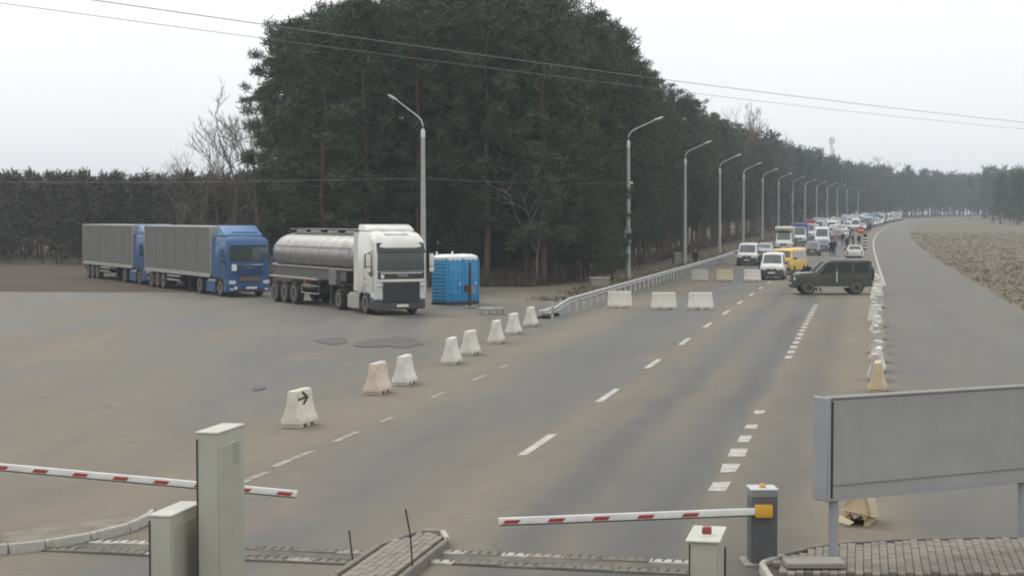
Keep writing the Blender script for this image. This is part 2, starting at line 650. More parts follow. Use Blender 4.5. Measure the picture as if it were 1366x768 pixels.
Y0 = on_ground(695, 608).y
for i in range(44):                         # centre line
    ya = Y0 + i * 8.75
    if i > 24:
        break
    dash(-6.22, ya, ya + 3.0, 0.17)
for i, yy in enumerate([26.2, 28.2, 30.1, 32.0, 34.0, 36.6]):   # the right-hand short blocks
    dash(-2.28, yy, yy + (0.95 if i < 4 else 0.7), 0.30 if i < 3 else 0.24, 'lane_block')
yy = 51.0
while yy < 82:
    dash(-2.28, yy, yy + 1.0, 0.22, 'lane_block')
    yy += 2.0
for (px, py, ln) in ((338, 638, 1.3), (392, 612, 2.0), (462, 583, 1.5), (517, 560, .9), (585, 527, 1.2), (640, 504, 1.5), (672, 489, 1.0)):
    p = on_ground(px, py)
    dash(p.x - RD * p.y, p.y - ln / 2, p.y + ln / 2, 0.15, 'lane_dash', M_LINE_OLD)
dash(1.45, 105, 330, 0.2, 'edge_line')
dash(1.45, 330, 640, 0.2, 'edge_line')


# tar patches on the lot
def blob(name, cx, cy, a, b, seed, m=M_PATCH, z=0.022):
    rnd = random.Random(seed)
    n = 26
    ph = [rnd.uniform(0, 6.28) for _ in range(4)]
    pts = []
    for k in range(n):
        t_ = 2 * math.pi * k / n
        r_ = 1 + .22 * math.sin(2 * t_ + ph[0]) + .14 * math.sin(3 * t_ + ph[1]) + .09 * math.sin(7 * t_ + ph[2]) + .06 * math.sin(11 * t_ + ph[3])
        pts.append((a * r_ * math.cos(t_), b * r_ * math.sin(t_), 0))
    o_ = MB().add(pts, [tuple(range(n))]).build(name, m, loc=(cx, cy, rise(cy) + z), fix=False)
    return structure(o_)


p = on_ground(521, 457); o = blob('asphalt_patch', p.x, p.y, 0.92, 2.9, 3); o['label'] = 'squarish dark tar patch on the lot in front of the tanker'
p = on_ground(449, 455); o = blob('asphalt_patch', p.x - .15, p.y, 0.62, 1.3, 5); o['label'] = 'thin dark tar patch beside the squarish one on the lot'
p = on_ground(345, 519); o = blob('asphalt_patch', p.x, p.y, 0.13, 0.5, 8); o['label'] = 'tiny dark tar mark on the open lot'


# ------------------------------------------------------------------ kerbs and paved islands
def brick_proto(w_, l_, h_=0.06):
    mb = MB()
    hx, hy, c_ = w_ / 2, l_ / 2, 0.006
    vs = [(-hx, -hy, 0), (hx, -hy, 0), (hx, hy, 0), (-hx, hy, 0),
          (-hx, -hy, h_ - c_), (hx, -hy, h_ - c_), (hx, hy, h_ - c_), (-hx, hy, h_ - c_),
          (-hx + c_, -hy + c_, h_), (hx - c_, -hy + c_, h_), (hx - c_, hy - c_, h_), (-hx + c_, hy - c_, h_)]
    fs = [(0, 1, 5, 4), (1, 2, 6, 5), (2, 3, 7, 6), (3, 0, 4, 7), (4, 5, 9, 8), (5, 6, 10, 9), (6, 7, 11, 10), (7, 4, 8, 11), (8, 9, 10, 11)]
    return mb.add(vs, fs)


BR = []
for k, m_ in enumerate(M_BRICK):
    ob = brick_proto(0.094, 0.193).build('brick', m_, fix=False)
    BR.append(ob.data)
    bpy.data.objects.remove(ob)
rb = random.Random(4)


def lay_bricks(parent, inside, x0, x1, y0, y1, z, axis, cap=300, pitch=(0.1, 0.2)):
    """courses run along the road; a child brick wherever its centre is inside"""
    n = 0
    i = 0
    u = x0
    while u < x1:
        v = y0 + (0.1 if i % 2 else 0)
        while v < y1:
            if inside(u, v) and n < cap:
                ob = bpy.data.objects.new('brick', BR[rb.choice((0, 0, 1, 2))])
                COL.objects.link(ob)
                ob.parent = parent
                X = u * math.cos(axis) + v * math.sin(axis)
                Y = -u * math.sin(axis) + v * math.cos(axis)
                ob.location = (X, Y, z + rb.uniform(-.005, .004))
                ob.rotation_euler = (rb.uniform(-.012, .012), rb.uniform(-.012, .012), -axis + rb.uniform(-.01, .01))
                n += 1
            v += pitch[1]
        u += pitch[0]
        i += 1
    return n


M_KERB = mat('kerb_concrete', (0.185, 0.172, 0.148), rough=0.92, var=0.22, scale=5, bump=0.4, dirt=(.11, .1, .08), dirt_amt=.5)


def kerb_stones(parent, pts, w_=0.075, h_=0.15, z=0.0, ln=0.7, m_=None):
    """separate kerb stones following a line"""
    rnd = random.Random(len(pts))
    seg = []
    for a, b in zip(pts[:-1], pts[1:]):
        a, b = Vector((*a, 0)), Vector((*b, 0))
        L_ = (b - a).length
        n = max(1, round(L_ / ln))
        for i in range(n):
            p, q = a.lerp(b, i / n), a.lerp(b, (i + 1) / n)
            d = q - p
            ang = math.atan2(d.y, d.x)
            o_ = MB().box((0, 0, h_ / 2), (d.length - 0.014, w_, h_)).build('kerb_stone', m_ or M_CONC_W, parent, bevel=0.014, seg=1,
                                                                       loc=((p.x + q.x) / 2, (p.y + q.y) / 2, z + rnd.uniform(-.008, .008)), rz=ang + rnd.uniform(-.012, .012))
            seg.append(o_)
    return seg


AX = math.atan(RD)

# narrow island on the centre line
isl = structure(empty('traffic_island', (0, 0, 0)), 'narrow brick paved traffic island with white kerb stones')
IW0, IW1 = -6.28, -5.46


def RL(x0, y):
    return (rx(x0, y), y)


bed = MB()
prof = [RL(IW0 + 0.05, 12.5), RL(IW1 - 0.05, 12.5), RL(IW1 - .05, 21.6), RL(IW1 - .2, 22.2), RL(IW0 + .35, 22.25), RL(IW0 + .05, 21.3)]
bed.prism(prof, 0.0, 0.075, 'z').build('bed', M_JOINT, isl)
kerb_stones(isl, [RL(IW1, 12.5), RL(IW1, 21.65)], ln=1.0, m_=M_KERB, h_=.142)
kerb_stones(isl, [RL(IW1 - .02, 21.75), RL(IW1 - .2, 22.25)], ln=.5)
kerb_stones(isl, [RL(IW1 - .24, 22.3), RL(IW0 + .3, 22.35)], ln=.4, m_=M_CONC, h_=.142)
kerb_stones(isl, [RL(IW0 + .22, 22.3), RL(IW0, 21.4), RL(IW0, 12.5)], ln=.9, m_=M_KERB, h_=.138)


def in_isl(u, v):
    X = u * math.cos(AX) + v * math.sin(AX)
    Y = -u * math.sin(AX) + v * math.cos(AX)
    x0 = X - RD * Y
    if not (IW0 + 0.12 < x0 < IW1 - 0.11):
        return False
    return 18.6 < Y < 22.14 - max(0, (IW0 + .45 - x0)) * 1.6 - max(0, x0 - (IW1 - .3)) * 1.2


_c = rx(-5.87, 20)
u_c = _c * math.cos(AX) - 20 * math.sin(AX)
v_c = _c * math.sin(AX) + 20 * math.cos(AX)
lay_bricks(isl, in_isl, u_c - .45, u_c + .45, v_c - 2, v_c + 3, 0.08, AX, 200)

# paved corner at the right, with a curved kerb
cor = structure(empty('pavement', (0, 0, 0)), 'brick paved corner with a curved kerb beside the grey barrier post')
kp = []
for px, py in ((1020, 748), (1045, 739), (1075, 732), (1105, 727), (1140, 723), (1195, 719.5), (1290, 717), (1400, 716)):
    q = on_ground(px, py, 0.12)
    kp.append((q.x, q.y))
cpoly = [(kp[0][0] - .12, 17.2)] + [(a + .0, b - .07) for a, b in kp] + [(kp[-1][0], 17.2)]
MB().prism(cpoly, 0.0, 0.075, 'z').build('bed', M_JOINT, cor)
kerb_stones(cor, [(kp[0][0] - .1, 17.3), (kp[0][0] - .06, 20.2), kp[0]] + kp[1:2], ln=.6, h_=.142)
kerb_stones(cor, kp[1:], ln=.6, m_=M_KERB, h_=.142)


def in_cor(u, v):
    X, Y = u, v
    if X < kp[0][0] + .1 or Y < 19.6:
        return False
    for a, b in zip(kp[:-1], kp[1:]):
        if a[0] <= X <= b[0]:
            t_ = (X - a[0]) / (b[0] - a[0])
            return Y < a[1] + (b[1] - a[1]) * t_ - .16
    return False




def in_cor2(u, v):
    return in_cor(u * math.cos(AX) + v * math.sin(AX), -u * math.sin(AX) + v * math.cos(AX))


lay_bricks(cor, in_cor2, -1.6, 2.6, 19.7, 24.0, 0.08, AX, 300, (0.1, 0.2))

# kerbed verge at far left
lv = structure(empty('verge_island', (0, 0, 0)), 'kerbed verge corner at the left behind the cabinets')
vp = []
for px, py in ((203, 681), (196, 688), (184, 694), (171, 699), (120, 712), (60, 722), (-40, 732)):
    q = on_ground(px, py, 0.12)
    vp.append((q.x, q.y))
q0 = on_ground(171, 668, 0.1)
MB().prism([(a, b) for a, b in vp] + [(vp[-1][0], vp[-1][1] + 1.2), (vp[3][0] - .1, vp[3][1] + .75), (vp[0][0] - .02, vp[0][1] + .35)], 0.0, 0.105, 'z').build('bed', mat('verge_soil', (.19, .17, .13), rough=.95, var=.3, scale=3, bump=.5), lv)
kerb_stones(lv, vp, ln=.55)


# trench drains across the lanes
def trench_drain(label, xa, xb, Y, seed):
    r_ = random.Random(seed)
    ln = (xb - xa) / math.cos(AX)
    root = empty('trench_drain', ((xa + xb) / 2, Y, 0.008), -AX)
    tag(root, label, 'drain')
    MB().box((0, 0, 0.010), (ln, 0.80, 0.020)).build('channel_bed', mat('drain_dirt', (.105, .097, .082), rough=.95, var=.35, scale=2.5, bump=.5, dirt=(.17, .155, .125), dirt_amt=.7), root)
    proto = None
    for yy in (-.30, .30):
        x_ = -ln / 2
        while x_ < ln / 2 - .05:
            w_ = min(r_.choice((.36, .48, .48, .6)), ln / 2 - x_)
            kind = r_.random()
            MB().box((x_ + w_ / 2, yy + r_.uniform(-.012, .012), 0.016 + r_.uniform(-.004, .004)), (w_ - .012, .20, .036)).build(
                'frame_stone', M_CONC_W if kind < .30 else (M_CONC if kind < .5 else M_DRAIN), root, bevel=.01, seg=1)
            k = 0
            while k * .125 < w_ - .06:
                if proto is None:
                    proto = MB().box((0, 0, 0), (0.020, 0.15, 0.012)).build('drain_slot', M_JOINT, root)
                    ob = proto
                else:
                    ob = link_copy(proto, root)
                ob.location = (x_ + .06 + k * .125, yy + r_.uniform(-.01, .01) + (.03 if yy > 0 else .05), .034)
                ob.rotation_euler = (0, 0, -.06 + r_.uniform(-.05, .05))
                k += 1
            x_ += w_
    return root


M_DRAIN = mat('drain_stone', (.15, .14, .118), rough=.95, var=.3, scale=5, bump=.4)
trench_drain('broken white concrete trench drain between the cabinets and the brick island', -6.1, -1.98, 21.45, 1)
trench_drain('long trench drain with dark bars right of the brick island', -1.02, 2.6, 20.72, 2)

# ------------------------------------------------------------------ barriers and cabinets in front
M_CAB = mat('cabinet_grey_green', (0.355, 0.358, 0.302), rough=0.5, var=0.06, scale=1.2, dirt=(0.26, 0.25, 0.2), dirt_amt=0.35, dscale=1.5)
M_CABTOP = mat('cabinet_lid', (0.47, 0.47, 0.42), rough=0.5, var=0.1, dirt=(0.3, 0.28, 0.23), dirt_amt=0.4)
M_BOOMW = mat('boom_white', (0.72, 0.72, 0.70), rough=0.4, var=0.07, dirt=(0.3, 0.28, 0.25), dirt_amt=0.3)
M_BOOMR = mat('boom_red', (0.33, 0.04, 0.03), rough=0.45, var=0.15, scale=12)
M_ORANGE = mat('orange_plastic', (0.62, 0.34, 0.03), rough=0.4, var=0.1)
M_HOUSE = mat('housing_grey', (0.075, 0.077, 0.082), rough=0.55, var=0.1, dirt=DUST, dirt_amt=0.3)


def cabinet(label, x, y, wx, dy, h, z0=0.0, lock=True, lidover=0.006):
    root = empty('cabinet', (x, y, z0), -AX)
    tag(root, label, 'cabinet')
    MB().box((0, 0, h / 2), (wx, dy, h)).build('body', M_CAB, root, bevel=.008, seg=2)
    MB().box((0, 0, h + .012), (wx + 2 * lidover, dy + 2 * lidover, .022)).build('lid', M_CABTOP, root, bevel=.006, seg=1)
    # door on the long right side and on the narrow front, dark seams
    d = MB().box((wx / 2 + .005, -.06, h * .5), (.014, dy * .78, h * .90)).build('door', M_CAB, root, bevel=.004, seg=1)
    if lock:
        MB().lathe([(.014, 0), (.014, .012)], 'x', 10, (wx / 2 + .012, -dy * .36, h * .62)).build('lock', M_BLACK, d)
    MB().box((-wx / 2 + .012, -dy / 2 - .002, h * .5), (.014, .010, h * .96)).build('seam', M_BLACK, root)
    return root


pz = 0.08
tx = rx(-5.985, 15.35)
c1 = cabinet('tall narrow grey-green cabinet, the highest thing in the lower left', tx, 15.35, .215, .66, 2.33, pz, lock=False)
ven = MB()
for i in range(5):
    for j in range(7):
        ven.box((.122, .02 + i * .032, 2.02 + j * .03), (.004, .018, .010))
ven.build('speaker_grille', mat('grille_hole', (0.30, 0.32, 0.29), rough=.6), c1)
sx = rx(-6.345, 15.2)
c2 = cabinet('lower grey-green cabinet with a keyhole left of the tall one', sx, 15.2, .215, .74, 1.60, pz)
MB().box((.115, .33, 1.50), (.012, .12, .10)).build('name_plate', mat('plate_grey', (.2, .2, .2), rough=.4), c2)
MB().box((.118, .40, .75), (.02, .03, 1.3)).build('dark_slit', M_BLACK, c2)  # raised black strip painted in for a dark slit
bx0, by0 = rx(-1.75, 17.35), 17.35
c3 = cabinet('low pale barrier cabinet with a red lamp on its lid', 2.06, 17.35, .30, .80, 1.03, 0.0, lock=False, lidover=.03)
MB().box((.01, -.06, 1.10), (.105, .11, .075), taper=.86).build('lamp', mat('dull_red_lens', (.26, .035, .03), rough=.35, var=.2, scale=20), c3, bevel=.015, seg=2)
MB().box((.01, -.06, 1.052), (.14, .15, .022)).build('lamp_base', M_BOOMW, c3, bevel=.005, seg=1)
MB().box((.17, .38, .42), (.02, .02, .84)).build('side_post', M_BLACK, c3)


def boom(root, ln, ang, z, side, y=0.0, start=.0):
    """hinged arm, white with slanted red bands proud of it"""
    M_ = Matrix.Rotation(ang, 4, 'Y')
    arm = MB().box((side * (ln / 2 + start), 0, 0), (ln, .045, .085)).build('boom', M_BOOMW, root, bevel=.008, seg=2, loc=(0, y, z))
    arm.rotation_euler = (0, ang, 0)
    MB().box((side * (ln / 2 + start), 0, -.05), (ln - .02, .03, .016)).build('rubber_edge', M_BLACK, arm)
    n = int(ln / .56)
    for i in range(n):
        xx = side * (start + ln - .16 - i * .56)
        for f in (-1, 1):
            yv = f * .0255
            vs = [(xx - .12, yv, -.032), (xx + .075, yv, -.032), (xx + .115, yv, .014), (xx - .08, yv, .014)]
            MB().add(vs, [(0, 1, 2, 3)]).build('red_band', M_BOOMR, arm, fix=False)
    MB().box((side * (start + ln + .005), 0, 0), (.012, .05, .09)).build('end_cap', mat('endcap', (.62, .5, .48), rough=.5), arm, bevel=.004, seg=1)
    return arm


def barrier(label, x, y, side, ln, ang, z=0.76, rz=0.0, h=1.04):
    root = empty('boom_barrier', (x, y, 0.0), rz)
    tag(root, label, 'barrier')
    MB().box((0, 0, (h - .1) / 2), (.33, .36, h - .1)).build('housing', M_HOUSE, root, bevel=.02, seg=3)
    MB().box((0, 0, h - .055), (.335, .365, .085)).build('housing_head', mat('housing_head', (.2, .205, .21), rough=.5, var=.1), root, bevel=.015, seg=2)
    MB().box((0, 0, h), (.355, .385, .022)).build('lid', mat('housing_lid', (.45, .46, .46), rough=.4), root, bevel=.006, seg=1)
    MB().lathe([(.04, 0), (.045, .01), (.03, .04)], 'z', 12, (0, 0, h + .012)).build('lamp', M_ORANGE, root)
    MB().box((side * .02, -.225, z), (.22, .09, .16)).build('boom_clamp', M_ORANGE, root, bevel=.02, seg=2)
    MB().box((0, 0, .025), (.5, .5, .05)).build('base_plate', M_CONC, root, bevel=.008, seg=1)
    boom(root, ln, ang, z, side, -.225)
    return root


q = Vector((3.17, 20.75, 0))
barrier('grey barrier post with orange clamp and red-striped white boom', q.x, q.y, -1, 3.34, -0.035, 0.72, rz=0.02, h=.975)
lb = on_ground(400, 660, .74)
LBL = 4.6
lang = -0.12
lx_, ly_ = lb.x - LBL * math.cos(lang), lb.y - LBL * math.sin(lang)
barrier('barrier at the left whose red-striped boom passes behind the tall cabinet', lx_, ly_ + .22, 1, LBL, 0.070, 1.08, rz=lang, h=1.1)

# concrete slab beside the post
o = MB().box((0, 0, .05), (.72, .4, .07)).build('concrete_slab', M_CONC, loc=(3.68, 19.95, .14), bevel=.012, seg=1)
tag(o, 'flat grey concrete slab lying at the foot of the barrier post', 'slab')

# thin rods by the island
for lab, px, py0, py1, lean, lift in (('short thin dark rod standing left of the brick island', 471, 752, 708, .10, 0.0),
                                      ('taller thin dark rod standing on the edge of the brick island', 551, 770, 679, .13, 0.0)):
    b_ = on_ground(px, py0, lift)
    hh = (py0 - py1) / F_PX * b_.y
    mb = MB().tube([(0, 0, 0), (-.03, 0, hh * .6), (-.05 if px < 500 else -.09, 0, hh)], .011, 7).lathe([(.03, 0), (.03, .02)], 'z', 8)
    tag(mb.build('thin_rod', M_DARKSTEEL, loc=(b_.x, b_.y, 0.02)), lab, 'rod')

# back of a sign box at the right
M_SIGN = mat('sign_back', (0.31, 0.312, 0.308), rough=0.55, metal=0.0, var=0.08, scale=0.8, dirt=(.22, .215, .20), dirt_amt=.5, dscale=1.3)
M_SIGNS = mat('sign_side', (0.29, 0.295, 0.31), rough=0.5, var=0.08)
sg = empty('sign_box', (3.93, 20.3, 0.03), R(27))
tag(sg, 'back of a large grey sign box on thin posts at the right edge', 'sign')
MB().box((1.75, .105, 1.49), (3.46, .20, 1.24)).build('panel', M_SIGN, sg, bevel=.01, seg=1)
MB().box((1.75, .10, 2.122), (3.54, .215, .026)).build('top_trim', mat('sign_trim', (.19, .185, .18), rough=.6), sg, bevel=.005, seg=1)
MB().box((1.75, .10, .862), (3.54, .215, .026)).build('bottom_trim', M_SIGNS, sg, bevel=.005, seg=1)
MB().box((-.02, .13, 1.49), (.06, .30, 1.29)).build('side_flange', M_SIGNS, sg, bevel=.008, seg=1)
MB().box((3.52, .10, 1.49), (.05, .215, 1.29)).build('side_flange', M_SIGNS, sg, bevel=.008, seg=1)
MB().box((.030, -.006, 1.49), (.03, .02, 1.2)).build('gap', M_BLACK, sg)
MB().box((1.75, -.001, 1.04), (3.4, .010, .012)).build('lower_rib', mat('sign_trim', (.2, .2, .2)), sg)
for xx in (.16, 3.3):
    MB().tube([(xx, .12, 0), (xx, .12, .9)], .062, 12).build('post', M_SIGNS, sg, smooth=True)

# ------------------------------------------------------------------ plastic road blocks
M_BLK = {k: mat('block_' + k, c, rough=0.55, var=0.07, scale=2.5, dirt=(.22, .19, .15), dirt_amt=a, dscale=3.2)
         for k, c, a in (('white', (.66, .645, .59), .35), ('cream', (.65, .625, .555), .42), ('peach', (.62, .51, .42), .42),
                         ('yellowed', (.62, .60, .49), .4), ('tan', (.55, .43, .27), .4), ('grey', (.42, .405, .36), .55), ('ochre', (.50, .44, .29), .45))}
BP = [(.235, 0.085), (.24, .15), (.205, .22), (.155, .36), (.118, .52), (.098, .68), (.088, .775), (.062, .80)]
BLEN = 1.2


def block_meshes(ln=BLEN):
    mb = MB()
    ring = [(x_, z_) for x_, z_ in BP] + [(-x_, z_) for x_, z_ in reversed(BP)]
    st = [(-ln / 2, .93), (-ln / 2 + .035, 1.0), (-.2, 1.0), (0, .985), (.2, 1.0), (ln / 2 - .035, 1.0), (ln / 2, .93)]
    vs = []
    n = len(ring)
    for y_, k in st:
        for x_, z_ in ring:
            yy = y_ * (1 - .10 * (z_ / .8))
            vs.append((x_ * k, yy, z_ if z_ < .1 else z_ - (1 - k) * .12))
    fs = []
    for i in range(len(st) - 1):
        for k in range(n):
            k2 = (k + 1) % n
            fs.append((i * n + k, i * n + k2, (i + 1) * n + k2, (i + 1) * n + k))
    fs.append(tuple(range(n))); fs.append(tuple((len(st) - 1) * n + k for k in range(n)))
    mb.add(vs, fs)
    return mb


_bm = block_meshes().build('body', M_BLK['white'], smooth=True)
BODY = _bm.data
bpy.data.objects.remove(_bm)
_fm = MB().box((0, 0, .045), (.42, .19, .09), taper=1.05).build('foot', M_BLK['white'], bevel=.008, seg=1)
FOOT = _fm.data
bpy.data.objects.remove(_fm)
_hm = MB().lathe([(.02, 0), (.02, .01)], 'x', 8).build('hole', M_BLACK)
HOLE = _hm.data
bpy.data.objects.remove(_hm)


def road_block(label, x, y, heading, colour, group, scale=1.0, tilt=(0, 0), arrow=False, stretch=1.0):
    """heading: clockwise angle of the long side from +Y"""
    root = empty('road_block', (x, y, rise(y) + .012), -heading)
    root.rotation_euler = (tilt[0], tilt[1], -heading)
    root.scale = (scale, scale * stretch, scale)
    tag(root, label, 'road block', group)

    def ch(name, me, loc, m_=None, rot=(0, 0, 0)):
        o_ = bpy.data.objects.new(name, me)
        COL.objects.link(o_)
        o_.parent = root
        o_.location = loc
        o_.rotation_euler = rot
        if m_:
            o_.material_slots[0].link = 'OBJECT'
            o_.material_slots[0].material = m_
        return o_
    ch('body', BODY, (0, 0, 0), M_BLK[colour])
    for yy in (-.44, 0, .44):
        ch('foot', FOOT, (0, yy, 0), M_BLK[colour])
    for yy in (-.38, .38):
        for sgn in (-1, 1):
            ch('drain_hole', HOLE, (sgn * (.101) - (.005 if sgn > 0 else .005), yy, .665))
    if arrow:
        # painted arrow on the upper side, following its slope
        def S(u, v):
            x_ = .118 + (.098 - .118) * (v - .52) / .16 + .004
            if v > .68:
                x_ = .098 + (.088 - .098) * (v - .68) / .095 + .004
            return (x_, u, v)
        mb = MB()
        mb.add([S(-.42, .575), S(.14, .595), S(.14, .645), S(-.42, .625)], [(0, 1, 2, 3)])
        mb.add([S(.30, .615), S(-.05, .77), S(-.14, .73), S(.10, .615)], [(0, 1, 2, 3)])
        mb.add([S(.30, .615), S(.10, .615), S(-.20, .475), S(-.08, .45)], [(0, 1, 2, 3)])
        mb.build('painted_arrow', mat('black_paint', (.012, .012, .012), rough=.6), root, fix=False)
    return root


ORD = ['first', 'second', 'third', 'fourth', 'fifth', 'sixth', 'seventh', 'eighth', 'ninth', 'tenth', 'eleventh', 'twelfth', 'thirteenth',
       'fourteenth', 'fifteenth', 'sixteenth', 'seventeenth', 'eighteenth', 'nineteenth', 'twentieth', 'twenty-first', 'twenty-second', 'twenty-third', 'twenty-fourth', 'twenty-fifth']
g = 'road blocks lined up between the road and the lot'
row = [(398, 570, 'yellowed', 'yellowish block with a black arrow painted on it, nearest of the slanting row', True),
       (503, 526, 'peach', 'peach-coloured road block standing second in the slanting row', False),
       (539, 514, 'white', 'clean white road block right behind the peach-coloured one', False),
       (602, 486, 'white', 'white road block fourth from the arrow block in the slanting row', False),
       (627, 474, 'cream', 'cream road block fifth from the arrow block in the slanting row', False),
       (662, 458, 'cream', 'cream road block sixth from the arrow block in the slanting row', False),
       (685, 446, 'white', 'white road block second from the guardrail end of the slanting row', False),
       (708, 435.5, 'cream', 'last road block of the slanting row, next to the guardrail end', False)]
for i, (px, py, c_, lab, ar) in enumerate(row):
    q = on_ground(px, py)
    road_block(lab, q.x, q.y + .25, AX + R((4, 2, 0, -3, 3, -2, 1, 0)[i]), c_, g, arrow=ar, scale=(.96, .96, .95, .97, .96, .97, .96, .95)[i], stretch=.84)
g = 'road blocks set across the carriageway'
for px, py, c_, lab in ((827, 411, 'cream', 'wide white road block left of three across the near lanes'),
                        (886, 413, 'cream', 'middle road block of three across the near lanes'),
                        (935, 413, 'white', 'right road block of three across the near lanes'),
                        (933.5, 375.5, 'grey', 'greyish road block left of three in the farther row'),
                        (967, 375.5, 'ochre', 'ochre yellow road block in the middle of the farther row'),
                        (1004, 375.5, 'cream', 'road block beside the small white van in the farther row')):
    q = on_ground(px, py)
    road_block(lab, q.x, q.y + .2, R(90 + (px % 5) - 2), c_, g, scale=1.0)
g = 'road blocks in the long line down the right roadside'
rr = random.Random(11)
yb = 41.4
i = 0
while yb < 118:
    x0_ = .42 + .008 * (yb - 40) + rr.uniform(-.12, .12)
    lab = ('tan road block at the near end of the right roadside line' if i == 0 else
           'pale road block, %s from the tan one in the right roadside line' % ORD[i - 1])
    col_ = 'tan' if i == 0 else rr.choice(('white', 'cream', 'grey', 'grey', 'grey'))
    road_block(lab, rx(x0_, yb), yb, AX + R(rr.uniform(-22, 22)), col_, g, scale=rr.uniform(.80, .95), stretch=.82, tilt=(rr.uniform(-.03, .03), rr.uniform(-.05, .05)))
    yb += rr.uniform(2.3, 3.2) + .02 * (yb - 40)
    i += 1

# battered block behind the pavement kerb
q = on_ground(1145, 706)
bt = empty('road_block', (q.x, q.y + .2, .02), -AX - R(6))
bt.rotation_euler = (R(-9), R(4), -AX - R(12))
tag(bt, 'battered tan road block with a torn bottom beside the paved corner', 'road block')
mb = MB()
ring = [(-.20, .13), (-.215, .19), (-.15, .33), (-.075, .50), (-.055, .56), (.05, .56), (.08, .50), (.155, .30), (.215, .14), (.17, .16), (.12, .07), (.06, .15), (-.02, .09), (-.1, .155), (-.15, .10)]
ring = ring[::-1]
n = len(ring)
vs = [(x_, 0 + .05 * math.sin(i * 2.2), z_) for i, (x_, z_) in enumerate(ring)] + [(x_ * .97, .62 + .04 * math.cos(i * 1.7), z_ * (.97)) for i, (x_, z_) in enumerate(ring)]
mb.add(vs, [tuple(range(n)), tuple(range(n, 2 * n))] + [(k, (k + 1) % n, n + (k + 1) % n, n + k) for k in range(n)])
mb.build('body', M_BLK['tan'], bt, bevel=.008, seg=1)
MB().add([(-.23, -.02, .12), (.0, -.10, .05), (-.06, -.13, -.0), (-.24, -.07, .03)], [(0, 1, 2, 3)]).build('torn_flap', M_BLK['ochre'], bt, fix=False)
MB().box((-.13, .3, .05), (.08, .5, .16)).box((.14, .3, .05), (.07, .5, .16)).build('foot', M_BLK['tan'], bt, bevel=.01, seg=1)

# ------------------------------------------------------------------ guardrail
gr = empty('guardrail', (rx(-13.2, 71), 71, 0))
tag(gr, 'long galvanised guardrail on posts along the left road edge', 'guardrail')
GO = Vector((rx(-13.2, 71), 71, 0))
W = [(-.0, .02), (.035, .05), (.035, .09), (-.03, .135), (-.03, .165), (.035, .21), (.035, .25), (0, .285)]


def rail_z(Y):
    return rise(Y) + .47 - max(0, 74 - Y) * .07


def rail_seg(ya, yb, n=3):
    mb = MB()
    vs = []
    for i in range(n):
        Y = ya + (yb - ya) * i / (n - 1)
        for u_, z_ in W:
            vs.append((rx(-13.2 + u_ * 1.3, Y) - GO.x, Y - GO.y, rail_z(Y) + z_))
        for u_, z_ in reversed(W):
            vs.append((rx(-13.2 + u_ * 1.3 - .012, Y) - GO.x, Y - GO.y, rail_z(Y) + z_))
    m_ = 2 * len(W)
    fs = []
    for i in range(n - 1):
        for k in range(m_):
            fs.append((i * m_ + k, i * m_ + (k + 1) % m_, (i + 1) * m_ + (k + 1) % m_, (i + 1) * m_ + k))
    mb.add(vs, fs)
    return mb


yy = 70.6
while yy < 186:
    rail_seg(yy, yy + 3.98).build('rail_beam', M_STEEL, gr, smooth=True)
    yy += 4.0
yy = 71.0
postp = None
while yy < 186:
    loc = (rx(-13.33, yy) - GO.x, yy - GO.y, rise(yy))
    if postp is None:
        postp = MB().box((0, 0, .36), (.12, .10, .76)).build('post', M_STEEL, gr, loc=loc)
    else:
        link_copy(postp, gr, loc)
    yy += 2.0
# second, older rail a little behind it
gr2 = empty('guardrail', (rx(-13.9, 71), 71, 0))
tag(gr2, 'short spare guardrail beams lying at the end of the long guardrail', 'guardrail')
GO2 = Vector((rx(-13.9, 71), 71, 0))
for k, (du, dz, da) in enumerate(((0.0, .12, 0), (.12, .22, .01), (-.1, .32, -.012))):
    mb = MB()
    vs = []
    for i in range(2):
        Y = i * 3.2
        for u_, z_ in W:
            vs.append((z_ + du + (RD + da) * Y, Y, dz + u_))
        for u_, z_ in reversed(W):
            vs.append((z_ + du + (RD + da) * Y, Y, dz + u_ - .012))
    m_ = 2 * len(W)
    mb.add(vs, [(k2, (k2 + 1) % m_, m_ + (k2 + 1) % m_, m_ + k2) for k2 in range(m_)])
    mb.build('rail_beam', M_STEEL, gr2)
for yy in (.3, 2.6):
    MB().box((.2 + RD * yy, yy, .045), (.7, .12, .09)).build('timber', M_DARKSTEEL, gr2)

# low concrete frame on the dirt, box beside the rail, hut behind the trucks
q = on_ground(656, 420)
cf = empty('concrete_frame', (q.x, q.y + .3, 0), 0.02)
tag(cf, 'low weathered concrete frame lying near the blue cabins', 'concrete')
MB().box((0, 0, .03), (1.15, .8, .06)).build('slab', M_CONC, cf, bevel=.01, seg=1)
for xx in (-.5, -.1, .25, .5):
    MB().box((xx, 0, .16), (.12, .7, .2)).build('rib', M_CONC, cf, bevel=.01, seg=1)
MB().box((0, .28, .29), (1.1, .12, .06)).box((0, -.28, .29), (1.1, .12, .06)).build('top_bar', M_CONC_W, cf, bevel=.01, seg=1)
for lab, px, py, sx_, sz_, mt in (('grey concrete box behind the guardrail near the lamp with the cabinet', 800, 383, 1.1, .55, M_CONC),
                                  ('small grey utility box behind the guardrail further along', 903, 352, .7, 1.0, M_CONC)):
    q = on_ground(px, py)
    r_ = empty('utility_box', (q.x, q.y, rise(q.y) + .01), .2)
    tag(r_, lab, 'box')
    MB().box((0, 0, sz_ / 2), (sx_, .6, sz_)).build('body', mt, r_, bevel=.02, seg=1)
    MB().box((0, 0, sz_ + .03), (sx_ + .1, .7, .06)).build('lid', M_CONC_W, r_, bevel=.01, seg=1)
r_ = empty('utility_hut', (-13.4, 101.0, 0.0), .1)
